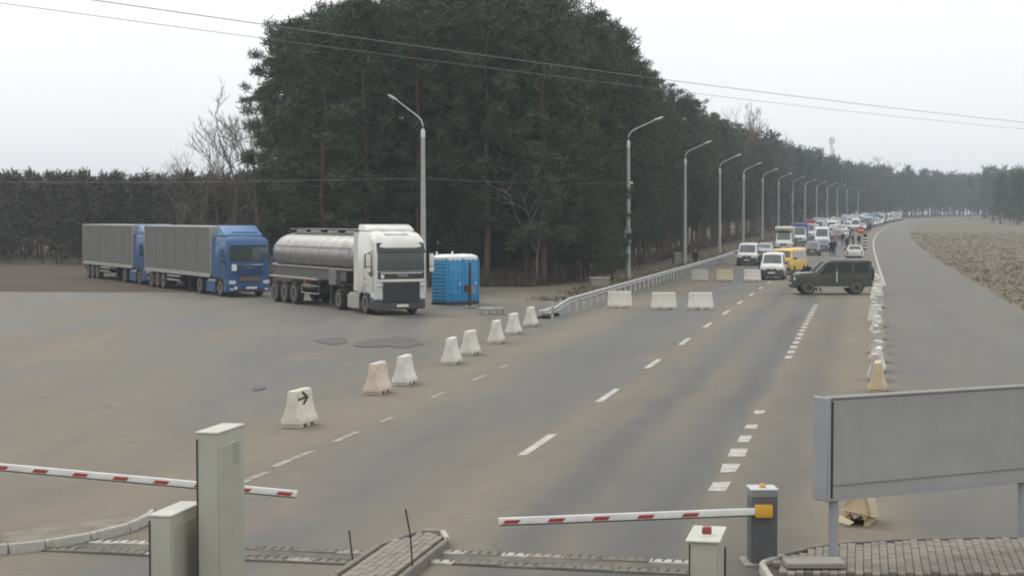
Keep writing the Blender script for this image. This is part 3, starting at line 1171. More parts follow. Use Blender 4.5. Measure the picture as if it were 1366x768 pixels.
tag(r_, 'small brownish concrete hut between the blue lorry and the tanker', 'hut')
MB().box((0, 0, .75), (2.4, 2.0, 1.5)).build('wall', mat('hut_wall', (.21, .175, .145), rough=.9, var=.2, bump=.3, dirt=(.1, .09, .08), dirt_amt=.5), r_, bevel=.02, seg=1)
MB().box((0, 0, 1.54), (2.6, 2.2, .08)).build('roof', M_CONC, r_, bevel=.015, seg=1)
MB().box((.3, -1.006, .62), (.7, .03, 1.2)).build('door', M_DARKSTEEL, r_, bevel=.01, seg=1)

# ------------------------------------------------------------------ blue cabins
M_BLUEP = mat('blue_plastic', (0.012, 0.235, 0.50), rough=0.45, var=0.12, scale=2, dirt=(.1, .15, .2), dirt_amt=.25)
M_BLUER = mat('blue_plastic_rib', (0.08, 0.34, 0.55), rough=0.45, var=0.12, scale=2)
M_ROOFP = mat('translucent_roof', (0.74, 0.75, 0.74), rough=0.4, var=0.1, scale=4)


def cabin(label, x, y, rz, dark=False):
    r_ = empty('portable_cabin', (x, y, .01), rz)
    tag(r_, label, 'portable cabin', 'blue portable cabins by the forest edge')
    w_, h_ = 1.12, 2.2
    MB().box((0, 0, .06), (w_ + .04, w_ + .04, .12)).build('base', M_BLACK, r_)
    MB().box((0, 0, .12 + h_ / 2), (w_, w_, h_)).build('shell', M_BLUEP, r_, bevel=.03, seg=2)
    for i in range(11):                                  # horizontal ribs on the side walls
        z_ = .3 + i * .178
        MB().box((-w_ / 2 - .012, 0, z_), (.03, w_ - .12, .06)).build('side_rib', M_BLUER, r_, bevel=.008, seg=1)
    d_ = MB().box((0.0, -w_ / 2 - .012, 1.14), (.78, .03, 1.92)).build('door', M_BLUEP, r_, bevel=.012, seg=2)
    for z_ in (.62, 1.32, 1.75):
        MB().box((0, -w_ / 2 - .034, z_), (.70, .018, .05)).build('door_rib', M_BLUER, d_, bevel=.004, seg=1)
    for x_ in (-.2, .2):
        MB().box((x_, -w_ / 2 - .033, 1.0), (.03, .014, 1.6)).build('door_groove', mat('deep_blue', (.012, .10, .28), rough=.5), d_)
    MB().box((.3, -w_ / 2 - .04, 1.05), (.06, .03, .14)).build('latch', M_BOOMW, d_)
    for x_ in (-w_ / 2 + .03, w_ / 2 - .03):
        MB().box((x_, -w_ / 2 - .014, 1.2), (.09, .04, 2.1)).build('corner_post', M_BLUEP, r_, bevel=.01, seg=1)
    # domed pale roof with a scalloped rim
    mb = MB()
    n = 28
    rings = []
    for k_, (s_, z_) in enumerate(((1.06, 2.26), (1.07, 2.36), (.98, 2.43), (.6, 2.50), (.0, 2.52))):
        for i in range(n):
            a = 2 * math.pi * i / n
            ca, sa = math.cos(a), math.sin(a)
            m_ = 1 / max(abs(ca), abs(sa)) ** .85
            zz = z_ - (.07 if (k_ == 0 and i % 2) else 0)
            rings.append((ca * m_ * s_ * w_ / 2, sa * m_ * s_ * w_ / 2, zz))
    fs = [(k_ * n + i, k_ * n + (i + 1) % n, (k_ + 1) * n + (i + 1) % n, (k_ + 1) * n + i) for k_ in range(4) for i in range(n)]
    mb.add(rings, fs).build('roof', M_ROOFP, r_, smooth=True)
    MB().lathe([(.055, 2.4), (.055, 2.62), (.04, 2.63)], 'z', 10, (-.38, .4, 0)).build('vent_pipe', M_ROOFP, r_)
    return r_


q = on_ground(606, 407)
cabin('blue portable cabin with a ribbed side and pale roof next to the tanker', q.x - .36, q.y + .75, R(42))
cabin('blue portable cabin mostly hidden behind the dark post and its twin', q.x + .40, q.y + 1.55, R(44))
q = on_ground(627, 411)
pp = empty('steel_post', (q.x, q.y, 0))
tag(pp, 'dark steel post standing in front of the blue cabins', 'post')
MB().box((0, 0, 1.1), (.13, .13, 2.2)).build('shaft', M_DARKSTEEL, pp, bevel=.01, seg=1)
MB().box((0, 0, .05), (.5, .5, .1)).build('footing', M_CONC, pp, bevel=.02, seg=1)
MB().box((-.17, .0, .95), (.25, .07, .36)).build('meter_box', M_DARKSTEEL, pp, bevel=.01, seg=1)
MB().box((.16, .03, .9), (.2, .06, .42)).build('panel', mat('grey_panel', (.24, .25, .26), rough=.6), pp, bevel=.008, seg=1)

# ------------------------------------------------------------------ street lamps
M_LAMPH = mat('lamp_head', (.62, .63, .62), rough=.4, var=.08)


def street_lamp(label, x, y, rz, group, arm_out=1.85, arm_up=1.5, h=9.6):
    r_ = empty('street_lamp', (x, y, rise(y)), rz)
    tag(r_, label, 'street lamp', group)
    MB().tube([(0, 0, 0), (0, 0, 3), (0, 0, h)], [.19, .165, .115], 12).build('pole', M_POLE, r_, smooth=True)
    MB().lathe([(.13, 0), (.14, .05), (.12, .42), (.07, .52)], 'z', 12, (0, 0, h - .4)).build('collar', M_LAMPH, r_, smooth=True)
    pts = [(0, 0, h), (0.01, 0, h + .35), (.12, 0, h + .62), (.34, 0, h + .82)]
    pts += [(.34 + (arm_out - .34) * k / 3, 0, h + .82 + (arm_up - .82) * k / 3) for k in (1, 2, 3)]
    MB().tube(pts, [.045] * 4 + [.04, .036, .034], 8).build('arm', M_LAMPH, r_, smooth=True)
    hd = MB()
    sl = math.atan2(arm_up - .82, arm_out - .34)
    M_ = Matrix.Rotation(-sl * .8, 3, 'Y')
    prof = [(-.08, .05, .05), (.1, .075, .08), (.32, .12, .09), (.55, .10, .07), (.64, .04, .03)]
    vs = []
    for u, wy, hz in prof:
        for k in range(10):
            a = 2 * math.pi * k / 10
            vs.append(M_ @ Vector((u, wy * math.cos(a), hz * math.sin(a) * (.9 if math.sin(a) > 0 else .55))) + Vector((arm_out, 0, arm_up + h)))
    fs = [(i * 10 + k, i * 10 + (k + 1) % 10, (i + 1) * 10 + (k + 1) % 10, (i + 1) * 10 + k) for i in range(4) for k in range(10)]
    fs += [tuple(range(10)), tuple(40 + k for k in range(10))]
    hdo = hd.add(vs, fs).build('lamp_head', M_LAMPH, r_, smooth=True)
    c_ = M_ @ Vector((.32, 0, -.06)) + Vector((arm_out, 0, arm_up + h))
    mb = MB().box(c_, (.3, .14, .03), M=M_)
    mb.build('lens', M_LAMPGLASS, hdo)
    return r_


lamp_g = 'street lamps along the left side of the road'
LAMP_Y = []
n_l = 13
proto_lamp = None
for i in range(n_l):
    Y = 115.5 + 37.0 * i
    LAMP_Y.append(Y)
    X = rx(-16.4, Y)
    if i == 0:
        lab = 'tall grey street lamp with a cabinet on its pole, first beside the guardrail'
    else:
        lab = 'grey street lamp, %s in line beyond the one with a pole cabinet' % ORD[i - 1]
    if proto_lamp is None:
        lp = street_lamp(lab, X, Y, -rang(Y), lamp_g)
        proto_lamp = lp
    else:
        lp = copy_tree(proto_lamp)
        lp.location = (X, Y, rise(Y))
        lp.rotation_euler = (0, 0, -rang(Y))
        lp['label'] = lab
bx_ = MB().box((0, -.16, 3.05), (.42, .26, 1.0)).build('pole_cabinet', mat('pole_cabinet', (.40, .41, .40), rough=.55, var=.08), proto_lamp, bevel=.015, seg=1)
MB().box((.0, -.295, 3.05), (.36, .012, .92)).build('cabinet_door', mat('pole_cabinet', (.4, .4, .4)), bx_)
MB().lathe([(.05, 0), (.11, .05), (.11, .16), (.05, .2)], 'y', 10, (.22, -.1, 6.75)).build('insulator', M_BOOMW, proto_lamp)
l0 = street_lamp('grey street lamp with its arm bent left, standing behind the tanker', -5.3, 98.5, R(180 + 38), None, arm_out=1.9, arm_up=1.75, h=9.5)

# overhead wires
def wire(name, a, b, sag, label, rad=.012):
    pts = []
    for i in range(25):
        t_ = i / 24
        p_ = Vector(a).lerp(Vector(b), t_)
        p_.z -= sag * 4 * t_ * (1 - t_)
        pts.append(p_)
    o_ = MB().tube(pts, rad, 5).build(name, M_WIRE, fix=False)
    tag(o_, label, 'wire')
    return o_


PA, PB = Vector((-20.5, 20.0, 9.3)), Vector((41.0, 101.5, 9.35))
wire('overhead_wire', PA, PB, .5, 'upper of two overhead wires slanting across the sky', .0095)
wire('overhead_wire', PA - Vector((0, 0, .33)), PB - Vector((0, 0, .33)), .5, 'lower of two overhead wires slanting across the sky', .0065)
for p_, lab in ((PA, 'wooden utility pole carrying the overhead wires, near end'), (PB, 'wooden utility pole carrying the overhead wires, far end')):
    r_ = empty('utility_pole', (p_.x, p_.y, 0))
    tag(r_, lab, 'utility pole')
    MB().tube([(0, 0, 0), (0, 0, 10)], [.16, .11], 10).build('pole', M_POLE, r_, smooth=True)
    MB().box((0, 0, 9.0), (.1, 1.0, .1), rz=R(37)).build('crossarm', M_DARKSTEEL, r_)
i1 = Vector((rx(-16.4, 115.5) + .2, 115.3, 6.75))
wire('power_cable', i1, (-5.3, 98.35, 6.7), .15, 'thin cable strung between the first two lamp poles', .011)
wire('power_cable', (-5.3, 98.35, 6.7), (-48, 104, 6.9), .3, 'thin cable running left from the lamp behind the tanker', .011)

# ------------------------------------------------------------------ vehicles
M_BODY = paint('body_paint', (.5, .5, .5))
M_LOWER = mat('lower_paint', (.03, .03, .032), rough=.55, dirt=DUST, dirt_amt=.35)
M_BOXP = paint('box_paint', (.5, .5, .5))
M_AMBER = mat('amber_lens', (.5, .2, .02), rough=.3)


class Loft:
    """car body lofted through stations along y (front is -y): (y, z_bottom, z_belt, z_top, half_width, half_width_top)"""

    def __init__(self, st):
        self.st = [tuple(s) for s in st]

    def at(self, y):
        st = self.st
        if y <= st[0][0]:
            return st[0]
        for a, b in zip(st[:-1], st[1:]):
            if y <= b[0]:
                t = (y - a[0]) / (b[0] - a[0])
                return tuple(p + (q - p) * t for p, q in zip(a, b))
        return st[-1]

    def ring(self, s):
        y, zb, zl, zt, hw, ht = s
        hi = zt - zl > .25
        r_ = .07 if hi else .025
        pts = [(hw - .10, zb), (hw - .015, zb + .07), (hw, zb + (zl - zb) * .5), (hw - .012, zl),
               (ht, max(zt - r_, zl + .004)), (ht - (.10 if hi else .12), zt), (0, zt + (.03 if hi else .022))]
        return [(-x, y, z) for x, z in pts] + [(x, y, z) for x, z in reversed(pts[:-1])]

    def body(self, mb=None):
        mb = mb or MB()
        rg = [self.ring(s) for s in self.st]
        n = len(rg[0])
        vs = [p for r_ in rg for p in r_]
        fs = []
        for i in range(len(rg) - 1):
            for k in range(n):
                k2 = (k + 1) % n
                fs.append((i * n + k, i * n + k2, (i + 1) * n + k2, (i + 1) * n + k))
        fs.append(tuple(range(n)))
        fs.append(tuple((len(rg) - 1) * n + k for k in range(n)))
        return mb.add(vs, fs)

    def side(self, corners, s, off=.006, n=7):
        """side glass: corners (y_front_bottom, y_rear_bottom, y_front_top, y_rear_top, f_bottom, f_top)"""
        a0, a1, b0, b1, f0, f1 = corners
        vs = []
        for j in range(2):
            for i in range(n):
                t = i / (n - 1)
                y = (a0 + (a1 - a0) * t) if j == 0 else (b0 + (b1 - b0) * t)
                f = f0 if j == 0 else f1
                _, zb, zl, zt, hw, ht = self.at(y)
                x = (hw - .012) + (ht - hw + .012) * f + off
                z = zl + (zt - .07 - zl) * f
                vs.append((s * x, y, z))
        return MB().add(vs, [(i, i + 1, n + i + 1, n + i) for i in range(n - 1)])

    def screen(self, ya, yb, fx=.9, off=.008, t0=.04, t1=.93):
        """glass on the slope between two stations (windscreen or rear window)"""
        vs = []
        rows, cols = 6, 9
        a, b = self.at(ya), self.at(yb)
        nrm = Vector((0, -(b[3] - a[3]) * (1 if yb > ya else -1), abs(yb - ya))).normalized()
        for i in range(rows):
            t = t0 + (t1 - t0) * i / (rows - 1)
            y = ya + (yb - ya) * t
            s = self.at(y)
            hw = (s[5] - .02) * fx
            for j in range(cols):
                u = -1 + 2 * j / (cols - 1)
                p = Vector((u * hw, y, s[3] + .028 * (1 - abs(u * fx)))) + nrm * off
                vs.append(p)
        return MB().add(vs, [(i * cols + j, i * cols + j + 1, (i + 1) * cols + j + 1, (i + 1) * cols + j) for i in range(rows - 1) for j in range(cols - 1)])


WHEELS = {}


def wheel(parent, x, y, r, wd=.2, out=1, rim=M_RIM, steps=22):
    key = (round(r, 3), round(wd, 3), rim.name, out)
    if key not in WHEELS:
        h = wd / 2
        t_ = MB().lathe([(r * .60, -h), (r * .93, -h), (r, -h * .7), (r, h * .7), (r * .93, h), (r * .60, h)], 'x', steps)
        o1 = t_.build('tyre', M_RUBBER, smooth=True)
        q_ = MB().lathe([(r * .62, out * h * .2), (r * .62, out * (h + .004)), (r * .55, out * (h + .006)), (r * .50, out * h * .35), (r * .22, out * h * .3), (r * .2, out * h * .9), (r * .08, out * h * .95)], 'x', steps)
        o2 = q_.build('rim', rim, smooth=True)
        WHEELS[key] = (o1.data, o2.data)
        bpy.data.objects.remove(o1)
        bpy.data.objects.remove(o2)
    a, b = WHEELS[key]
    w_ = bpy.data.objects.new('wheel', a)
    COL.objects.link(w_)
    w_.parent = parent
    w_.location = (x, y, r)
    c_ = bpy.data.objects.new('rim', b)
    COL.objects.link(c_)
    c_.parent = w_
    return w_


def arch(lo, y, r, s, parent):
    hw = lo.at(y)[4]
    mb = MB()
    vs = [(s * (hw + .004), y, r * .9)]
    n = 16
    for k in range(n + 1):
        a = math.pi * k / n
        vs.append((s * (hw + .004), y + math.cos(a) * r * 1.18, r * .86 + math.sin(a) * r * 1.2))
    mb.add(vs, [(0, k + 1, k + 2) for k in range(n)])
    return mb.build('wheel_arch', M_BLACK, parent, fix=False)


KINDS = {
    # stations, screen(front), rear screen, sides, wheels(y front, y rear, r), front (grille z, head z), bumper dark
    'transporter': dict(st=[(-2.40, .35, .72, .86, .78, .68), (-2.32, .24, .86, .98, .89, .78), (-1.78, .21, 1.02, 1.14, .92, .82), (-.92, .21, 1.06, 1.86, .92, .75),
                            (-.55, .21, 1.06, 1.95, .92, .77), (2.2, .21, 1.06, 1.96, .92, .78), (2.40, .32, 1.06, 1.88, .88, .74)],
                        ws=(-1.78, -.92), sides=[(-1.42, -.50, -.86, -.45, .08, .9), (-.38, .85, -.38, .85, .08, .9), (1.0, 2.1, 1.0, 2.1, .08, .9)],
                        wh=(-1.62, 1.45, .32), grille=(.80, .16), head=(.80, .17, .24), bump=.45, plate=.47, rear=True),
    'small_van': dict(st=[(-2.15, .32, .66, .78, .72, .6), (-2.04, .22, .82, .94, .82, .7), (-1.32, .2, .98, 1.10, .845, .74), (-.52, .2, 1.02, 1.74, .845, .67),
                          (-.15, .2, 1.02, 1.83, .845, .69), (1.95, .2, 1.02, 1.84, .845, .7), (2.13, .3, 1.02, 1.75, .81, .66)],
                      ws=(-1.32, -.52), sides=[(-.98, -.05, -.45, -.02, .08, .88), (.1, .95, .1, .95, .08, .88)],
                      wh=(-1.38, 1.32, .30), grille=(.72, .13), head=(.76, .17, .26), bump=.46, plate=.50, rear=True),
    'high_van': dict(st=[(-3.0, .36, .82, .98, .84, .72), (-2.88, .26, .98, 1.14, .95, .84), (-2.25, .24, 1.18, 1.34, .985, .88), (-1.36, .24, 1.22, 2.42, .985, .80),
                         (-.95, .24, 1.22, 2.60, .985, .82), (2.85, .24, 1.22, 2.60, .985, .83), (3.0, .34, 1.22, 2.5, .95, .8)],
                     ws=(-2.25, -1.36), sides=[(-1.88, -.85, -1.42, -.8, .05, .6), (-.6, .9, -.6, .9, .08, .6), (1.05, 2.7, 1.05, 2.7, .08, .6)],
                     wh=(-2.05, 1.85, .34), grille=(.86, .22), head=(.90, .26, .26), bump=.50, plate=.50, rear=True),
    'sedan': dict(st=[(-2.25, .33, .58, .66, .70, .58), (-2.12, .22, .70, .78, .82, .70), (-1.08, .19, .86, .96, .87, .76), (-.28, .19, .90, 1.36, .87, .60),
                      (.1, .19, .90, 1.44, .87, .61), (.85, .19, .90, 1.40, .87, .60), (1.55, .19, .93, 1.03, .87, .74), (2.15, .22, .90, .98, .83, .7), (2.27, .35, .72, .86, .74, .6)],
                  ws=(-1.08, -.28), rw=(1.55, .85), sides=[(-.72, .22, -.2, .2, .1, .86), (.32, 1.2, .3, .85, .1, .86)],
                  wh=(-1.38, 1.32, .31), grille=(.60, .12), head=(.62, .14, .30), bump=.38, plate=.44),
    'wagon': dict(st=[(-2.22, .33, .60, .68, .70, .58), (-2.10, .22, .72, .80, .83, .70), (-1.12, .19, .88, .98, .88, .77), (-.34, .19, .92, 1.40, .88, .62),
                      (.05, .19, .92, 1.48, .88, .63), (1.65, .19, .92, 1.46, .87, .62), (2.12, .22, .92, 1.06, .84, .70), (2.24, .35, .72, .9, .76, .62)],
                  ws=(-1.12, -.34), rw=(2.12, 1.65), sides=[(-.76, .2, -.26, .18, .1, .86), (.3, 1.05, .3, 1.05, .1, .86), (1.15, 1.85, 1.15, 1.6, .1, .86)],
                  wh=(-1.40, 1.35, .31), grille=(.62, .13), head=(.66, .15, .30), bump=.38, plate=.46),
    'minivan': dict(st=[(-2.3, .33, .66, .76, .74, .62), (-2.18, .22, .80, .90, .86, .72), (-1.45, .2, .96, 1.08, .9, .78), (-.5, .2, 1.0, 1.60, .9, .68),
                        (0, .2, 1.0, 1.72, .9, .69), (1.95, .2, 1.0, 1.70, .89, .68), (2.26, .26, 1.0, 1.22, .86, .72), (2.34, .36, .8, .98, .8, .66)],
                    ws=(-1.45, -.5), rw=(2.26, 1.95), sides=[(-1.0, .05, -.4, .05, .08, .88), (.2, 1.05, .2, 1.05, .08, .88), (1.18, 2.05, 1.18, 1.88, .08, .88)],
                    wh=(-1.45, 1.4, .32), grille=(.68, .14), head=(.74, .17, .28), bump=.42, plate=.46),
    'offroader': dict(st=[(-2.18, .60, .98, 1.05, .80, .74), (-2.10, .46, 1.06, 1.13, .86, .80), (-1.02, .44, 1.13, 1.21, .89, .82), (-.40, .44, 1.16, 1.84, .89, .77),
                          (-.12, .44, 1.16, 1.93, .89, .78), (2.06, .44, 1.16, 1.95, .89, .79), (2.18, .50, 1.16, 1.86, .87, .77)],
                      ws=(-1.02, -.40), sides=[(-.72, .12, -.35, .12, .08, .86), (.28, 1.05, .28, 1.05, .08, .86), (1.18, 2.0, 1.18, 1.96, .08, .86)],
                      wh=(-1.38, 1.32, .40), grille=(.84, .3), head=(.88, .2, .2), bump=.56, plate=.6),
    'microbus': dict(st=[(-2.25, .40, .86, 1.02, .78, .70), (-2.20, .28, .98, 1.16, .88, .80), (-1.98, .26, 1.06, 1.26, .89, .82), (-1.70, .26, 1.08, 1.80, .89, .76),
                         (-1.35, .26, 1.08, 1.95, .89, .77), (2.02, .26, 1.08, 1.96, .89, .77), (2.22, .34, 1.06, 1.80, .86, .70)],
                     ws=(-1.98, -1.70), sides=[(-1.66, -.92, -1.5, -.92, .06, .84), (-.78, .22, -.78, .22, .06, .84), (.36, 1.2, .36, 1.2, .06, .84), (1.32, 2.0, 1.32, 1.94, .06, .84)],
                     wh=(-1.35, 1.22, .33), grille=(.86, .1), head=(.84, .2, .2), bump=.44, plate=.5, rear=True),
}
PROTO = {}


def proto(kind):
    if kind in PROTO:
        return PROTO[kind]
    k = KINDS['high_van' if kind in ('box_van', 'camper') else kind]
    st = k['st']
    if kind in ('box_van', 'camper'):
        st = st[:4] + [(-.95, .24, 1.22, 2.35, .985, .80), (-.72, .24, 1.22, 2.3, .985, .80)]
    lo = Loft(st)
    root = empty('vehicle')
    b = lo.body().build('body', M_BODY, root, smooth=True)
    y0, y1 = st[0][0], st[-1][0]
    L_ = y1 - y0
    hw = lo.at(0 if kind not in ('box_van', 'camper') else -1.5)[4]
    low = kind in ('box_van', 'camper')
    # glazing
    lo.screen(*k['ws']).build('windscreen', M_GLASS, root, smooth=True, fix=False)
    wz = lo.at(k['ws'][0])[3]
    for s in (-1, 1):
        MB().tube([(s * .08, k['ws'][0] + .02, wz + .035), (s * .08 + .42, k['ws'][0] + .1, wz + .17)], .009, 5).build('wiper', M_BLACK, root)
    sides = k['sides'][:1] if low else k['sides']
    for s in (-1, 1):
        for c_ in sides:
            lo.side(c_, s).build('side_window', M_GLASS, root, smooth=True, fix=False)
        # door seam and handle
        hy = sides[0][1] - .1
        MB().box((s * (hw + .008), hy, lo.at(hy)[2] - .12), (.02, .14, .028)).build('door_handle', M_BLACK, root)
        MB().box((s * (hw + .12), sides[0][0] + .12, lo.at(sides[0][0])[2] + .14), (.2, .08, .16)).build('mirror', M_BLACK, root, bevel=.02, seg=1)
        # lamps
        z_, hz, wx = k['head']
        MB().box((s * (st[1][4] - wx / 2 - .03), y0 + .045, z_), (wx, .13, hz)).build('headlight', M_LAMPGLASS, root, bevel=.025, seg=2)
        MB().box((s * (st[-1][4] - .07), y1 - .03, 1.0 if kind not in ('sedan', 'wagon') else .80), (.13, .08, .3 if kind not in ('sedan',) else .14)).build('tail_light', M_RED, root, bevel=.01, seg=1)
        # sill
        MB().box((s * (hw - .03), 0 if not low else -1.3, st[2][1] + .02), (.07, L_ * .62, .12)).build('sill', M_LOWER, root)
        for wy, fr in ((k['wh'][0], 1), (k['wh'][1], 0)):
            if not (low and not fr):
                arch(lo, wy, k['wh'][2], s, root)
            wheel(root, s * (hw - .085), wy, k['wh'][2], .20, s)
    gz, gh = k['grille']
    MB().box((0, y0 + .02, gz), (st[0][4] * 1.0, .10, gh)).build('grille', M_BLACK, root, bevel=.015, seg=1)
    MB().box((0, y0 - .036, gz), (.11, .02, .11)).build('badge', M_CHROME, root, bevel=.02, seg=1)
    bz = k['bump']
    prof = [(-st[1][4] + .01, y0 + .24), (-st[1][4] - .005, y0 + .12), (-st[0][4] - .02, y0 - .03), (-.3, y0 - .07), (.3, y0 - .07), (st[0][4] + .02, y0 - .03), (st[1][4] + .005, y0 + .12), (st[1][4] - .01, y0 + .24)]
    MB().prism(prof, bz - .20, bz + .10, 'z').build('bumper', M_LOWER, root, bevel=.025, seg=2)
    MB().box((0, y0 - .078, k['plate']), (.5, .016, .11)).build('number_plate', M_PLATE, root)
    if not low:
        MB().box((0, y1 + .02, bz), (st[-1][4] * 2.02, .14, .2)).build('rear_bumper', M_LOWER, root, bevel=.03, seg=2)
        MB().box((0, y1 + .008, .82 if kind not in ('sedan', 'wagon') else .74), (.5, .016, .11)).build('number_plate', M_PLATE, root)
    if k.get('rw'):
        lo.screen(*k['rw'], t0=.08, t1=.9).build('rear_window', M_GLASS, root, smooth=True, fix=False)
    elif k.get('rear') and not low:
        e = st[-1]
        zt, zl = e[3], e[2]
        MB().add([(-e[4] * .8, y1 + .006, zl + .1), (e[4] * .8, y1 + .006, zl + .1), (e[5] * .8, y1 + .006, zt - .16), (-e[5] * .8, y1 + .006, zt - .16)], [(0, 1, 2, 3)]).build('rear_window', M_GLASS, root, fix=False)
    if low:
        MB().box((0, 1.15, .55), (.9, 3.9, .2)).build('chassis', M_BLACK, root)
        if kind == 'box_van':
            MB().box((0, 1.2, 1.83), (2.12, 3.8, 2.3)).build('cargo_box', M_BOXP, root, bevel=.03, seg=1)
            MB().box((0, -.72, 2.95), (2.16, .06, .06)).build('box_edge', M_CHROME, root)
        else:
            pr = [(3.05, .7), (3.05, 2.95), (-1.55, 2.95), (-1.72, 2.75), (-1.55, 2.42), (-.66, 2.38), (-.66, .7)]
            MB().prism(pr, -1.06, 1.06, 'x').build('cargo_box', M_BOXP, root, bevel=.06, seg=2)
            for s in (-1, 1):
                MB().box((s * 1.066, .9, 1.9), (.012, .9, .5)).build('side_window', M_GLASS, root)
            MB().box((0, -1.60, 2.42), (1.6, .04, .06)).build('alcove_strip', M_BLACK, root)
    PROTO[kind] = root
    return root


COLOURS = {k: paint('paint_' + k, c, **kw) for k, c, kw in (
    ('white', (.70, .70, .68), dict(dirt_amt=.3)), ('cream', (.64, .62, .52), {}), ('silver', (.42, .43, .44), {}), ('grey', (.16, .165, .17), {}),
    ('charcoal', (.035, .037, .04), {}), ('navy', (.03, .05, .13), {}), ('blue', (.05, .11, .30), {}), ('yellow', (.74, .46, .015), dict(dirt_amt=.15)),
    ('maroon', (.16, .06, .07), {}), ('red', (.42, .04, .03), {}), ('pale_blue', (.25, .38, .48), {}), ('olive', (.042, .046, .040), dict(rough=.6, coat=0, dirt_amt=.25)), ('green', (.05, .12, .08), {}))}


def vehicle(name, label, cat, kind, colour, x, y, heading=None, group=None, box=None, z=None):
    """heading: which way the nose points, degrees clockwise from straight towards the viewer; None = down the road at the viewer"""
    p_ = {'body_paint': COLOURS[colour]}
    if box:
        p_['box_paint'] = COLOURS[box]
    if colour in ('charcoal', 'navy', 'grey', 'silver', 'maroon') and kind in ('sedan', 'wagon', 'minivan'):
        p_['lower_paint'] = COLOURS[colour]
    if kind == 'offroader':
        p_['tinted_glass'] = mat('film_glass', (.030, .033, .031), rough=.42, spec=.2, var=.1)
    r_ = copy_tree(proto(kind), None, p_)
    r_.name = name
    r_.location = (x, y, rise(y) + .013)
    slope = math.atan((rise(y + 2) - rise(y - 2)) / 4)
    if heading is None:
        r_.rotation_euler = (0, 0, -rang(y))
        r_.rotation_euler.x = -slope * -1
    else:
        r_.rotation_euler = (0, 0, R(heading))
    tag(r_, label, cat, group)
    return r_


QG = 'vehicles waiting in the queue on the road'


def at_px(px, py):
    q_ = on_ground(px, py)
    return q_.x, q_.y


def veh_px(name, label, cat, kind, colour, px, py, heading=None, box=None, group=QG):
    x_, y_ = at_px(px, py)
    k = KINDS['high_van' if kind in ('box_van', 'camper') else kind]['st']
    half = -k[0][0]
    a = rang(y_) if heading is None else -R(heading)
    return vehicle(name, label, cat, kind, colour, x_ + math.sin(a) * half, y_ + math.cos(a) * half, heading, group, box)


van1 = veh_px('passenger_van', 'white passenger van with a dark lower half beside the guardrail', 'van', 'transporter', 'white', 996, 354.5)
van2 = veh_px('small_van', 'small white van at the head of the queue next to the road blocks', 'van', 'small_van', 'white', 1029, 373.5)
van3 = veh_px('yellow_microbus', 'yellow microbus standing askew behind the small white van', 'van', 'microbus', 'yellow', 1040, 366.5, heading=-26)
for v_, k_ in ((van1, 'transporter'), (van2, 'small_van')):     # dark unpainted lower front
    s_ = KINDS[k_]['st']
    y_ = s_[0][0]
    pr_ = [(-s_[1][4] - .004, y_ + .5), (-s_[1][4] - .006, y_ + .12), (-s_[0][4] - .03, y_ - .05), (-.3, y_ - .09), (.3, y_ - .09), (s_[0][4] + .03, y_ - .05), (s_[1][4] + .006, y_ + .12), (s_[1][4] + .004, y_ + .5)]
    MB().prism(pr_, .20, .70, 'z').build('lower_front', M_LOWER, v_, bevel=.03, seg=2)
    MB().box((0, y_ - .096, .50), (.5, .016, .11)).build('number_plate', M_PLATE, v_)
car1 = veh_px('hatchback', 'grey car behind the white passenger van', 'car', 'wagon', 'silver', 1019, 344)
cmp_ = veh_px('camper_van', 'tall cream camper van with an overhanging box behind the grey car', 'van', 'camper', 'white', 1045, 336, box='cream')
car2 = veh_px('estate_car', 'dark estate car with a white number plate, second row of the queue', 'car', 'wagon', 'charcoal', 1083, 341)
car2b = veh_px('sedan', 'dark navy car tucked beside the dark estate car', 'car', 'sedan', 'navy', 1098, 336)
boxv = veh_px('box_van', 'white-cabbed van with a blue cargo box behind the camper', 'van', 'box_van', 'white', 1066, 327, box='blue')
hv1 = veh_px('high_van', 'white high-roof van right behind the dark estate car', 'van', 'high_van', 'white', 1096, 330)
redv = veh_px('roof_load_van', 'white van with a red bundle tied on its roof', 'van', 'high_van', 'white', 1079, 320)
MB().box((0, .2, 2.82), (1.75, 2.6, .42)).build('roof_bundle', mat('red_tarp', (.42, .05, .06), rough=.7, var=.2), redv, bevel=.12, seg=2)
hv2 = veh_px('box_van', 'white box van behind the van with the red roof bundle', 'van', 'box_van', 'white', 1092, 313, box='white')
mnv = veh_px('minivan', 'maroon minivan behind the white high-roof van', 'car', 'minivan', 'maroon', 1116, 321)
hv3 = veh_px('high_van', 'white high-roof van alone in the right queue lane', 'van', 'high_van', 'white', 1141, 309)
veh_px('saloon_car', 'silver saloon between the maroon minivan and the lone white van', 'car', 'sedan', 'silver', 1128, 318)
veh_px('estate_car', 'white estate car behind the silver saloon', 'car', 'wagon', 'white', 1124, 310.5)
veh_px('saloon_car', 'grey saloon right behind the lone white high-roof van', 'car', 'sedan', 'grey', 1144, 305)
# patrol car seen from behind
pc = veh_px('patrol_car', 'white hatchback seen from behind beyond the dark off-roader', 'car', 'wagon', 'white', 1141, 347, heading=180 + math.degrees(-AX))
pc.location.y += 2.2
pc.location.x += .4

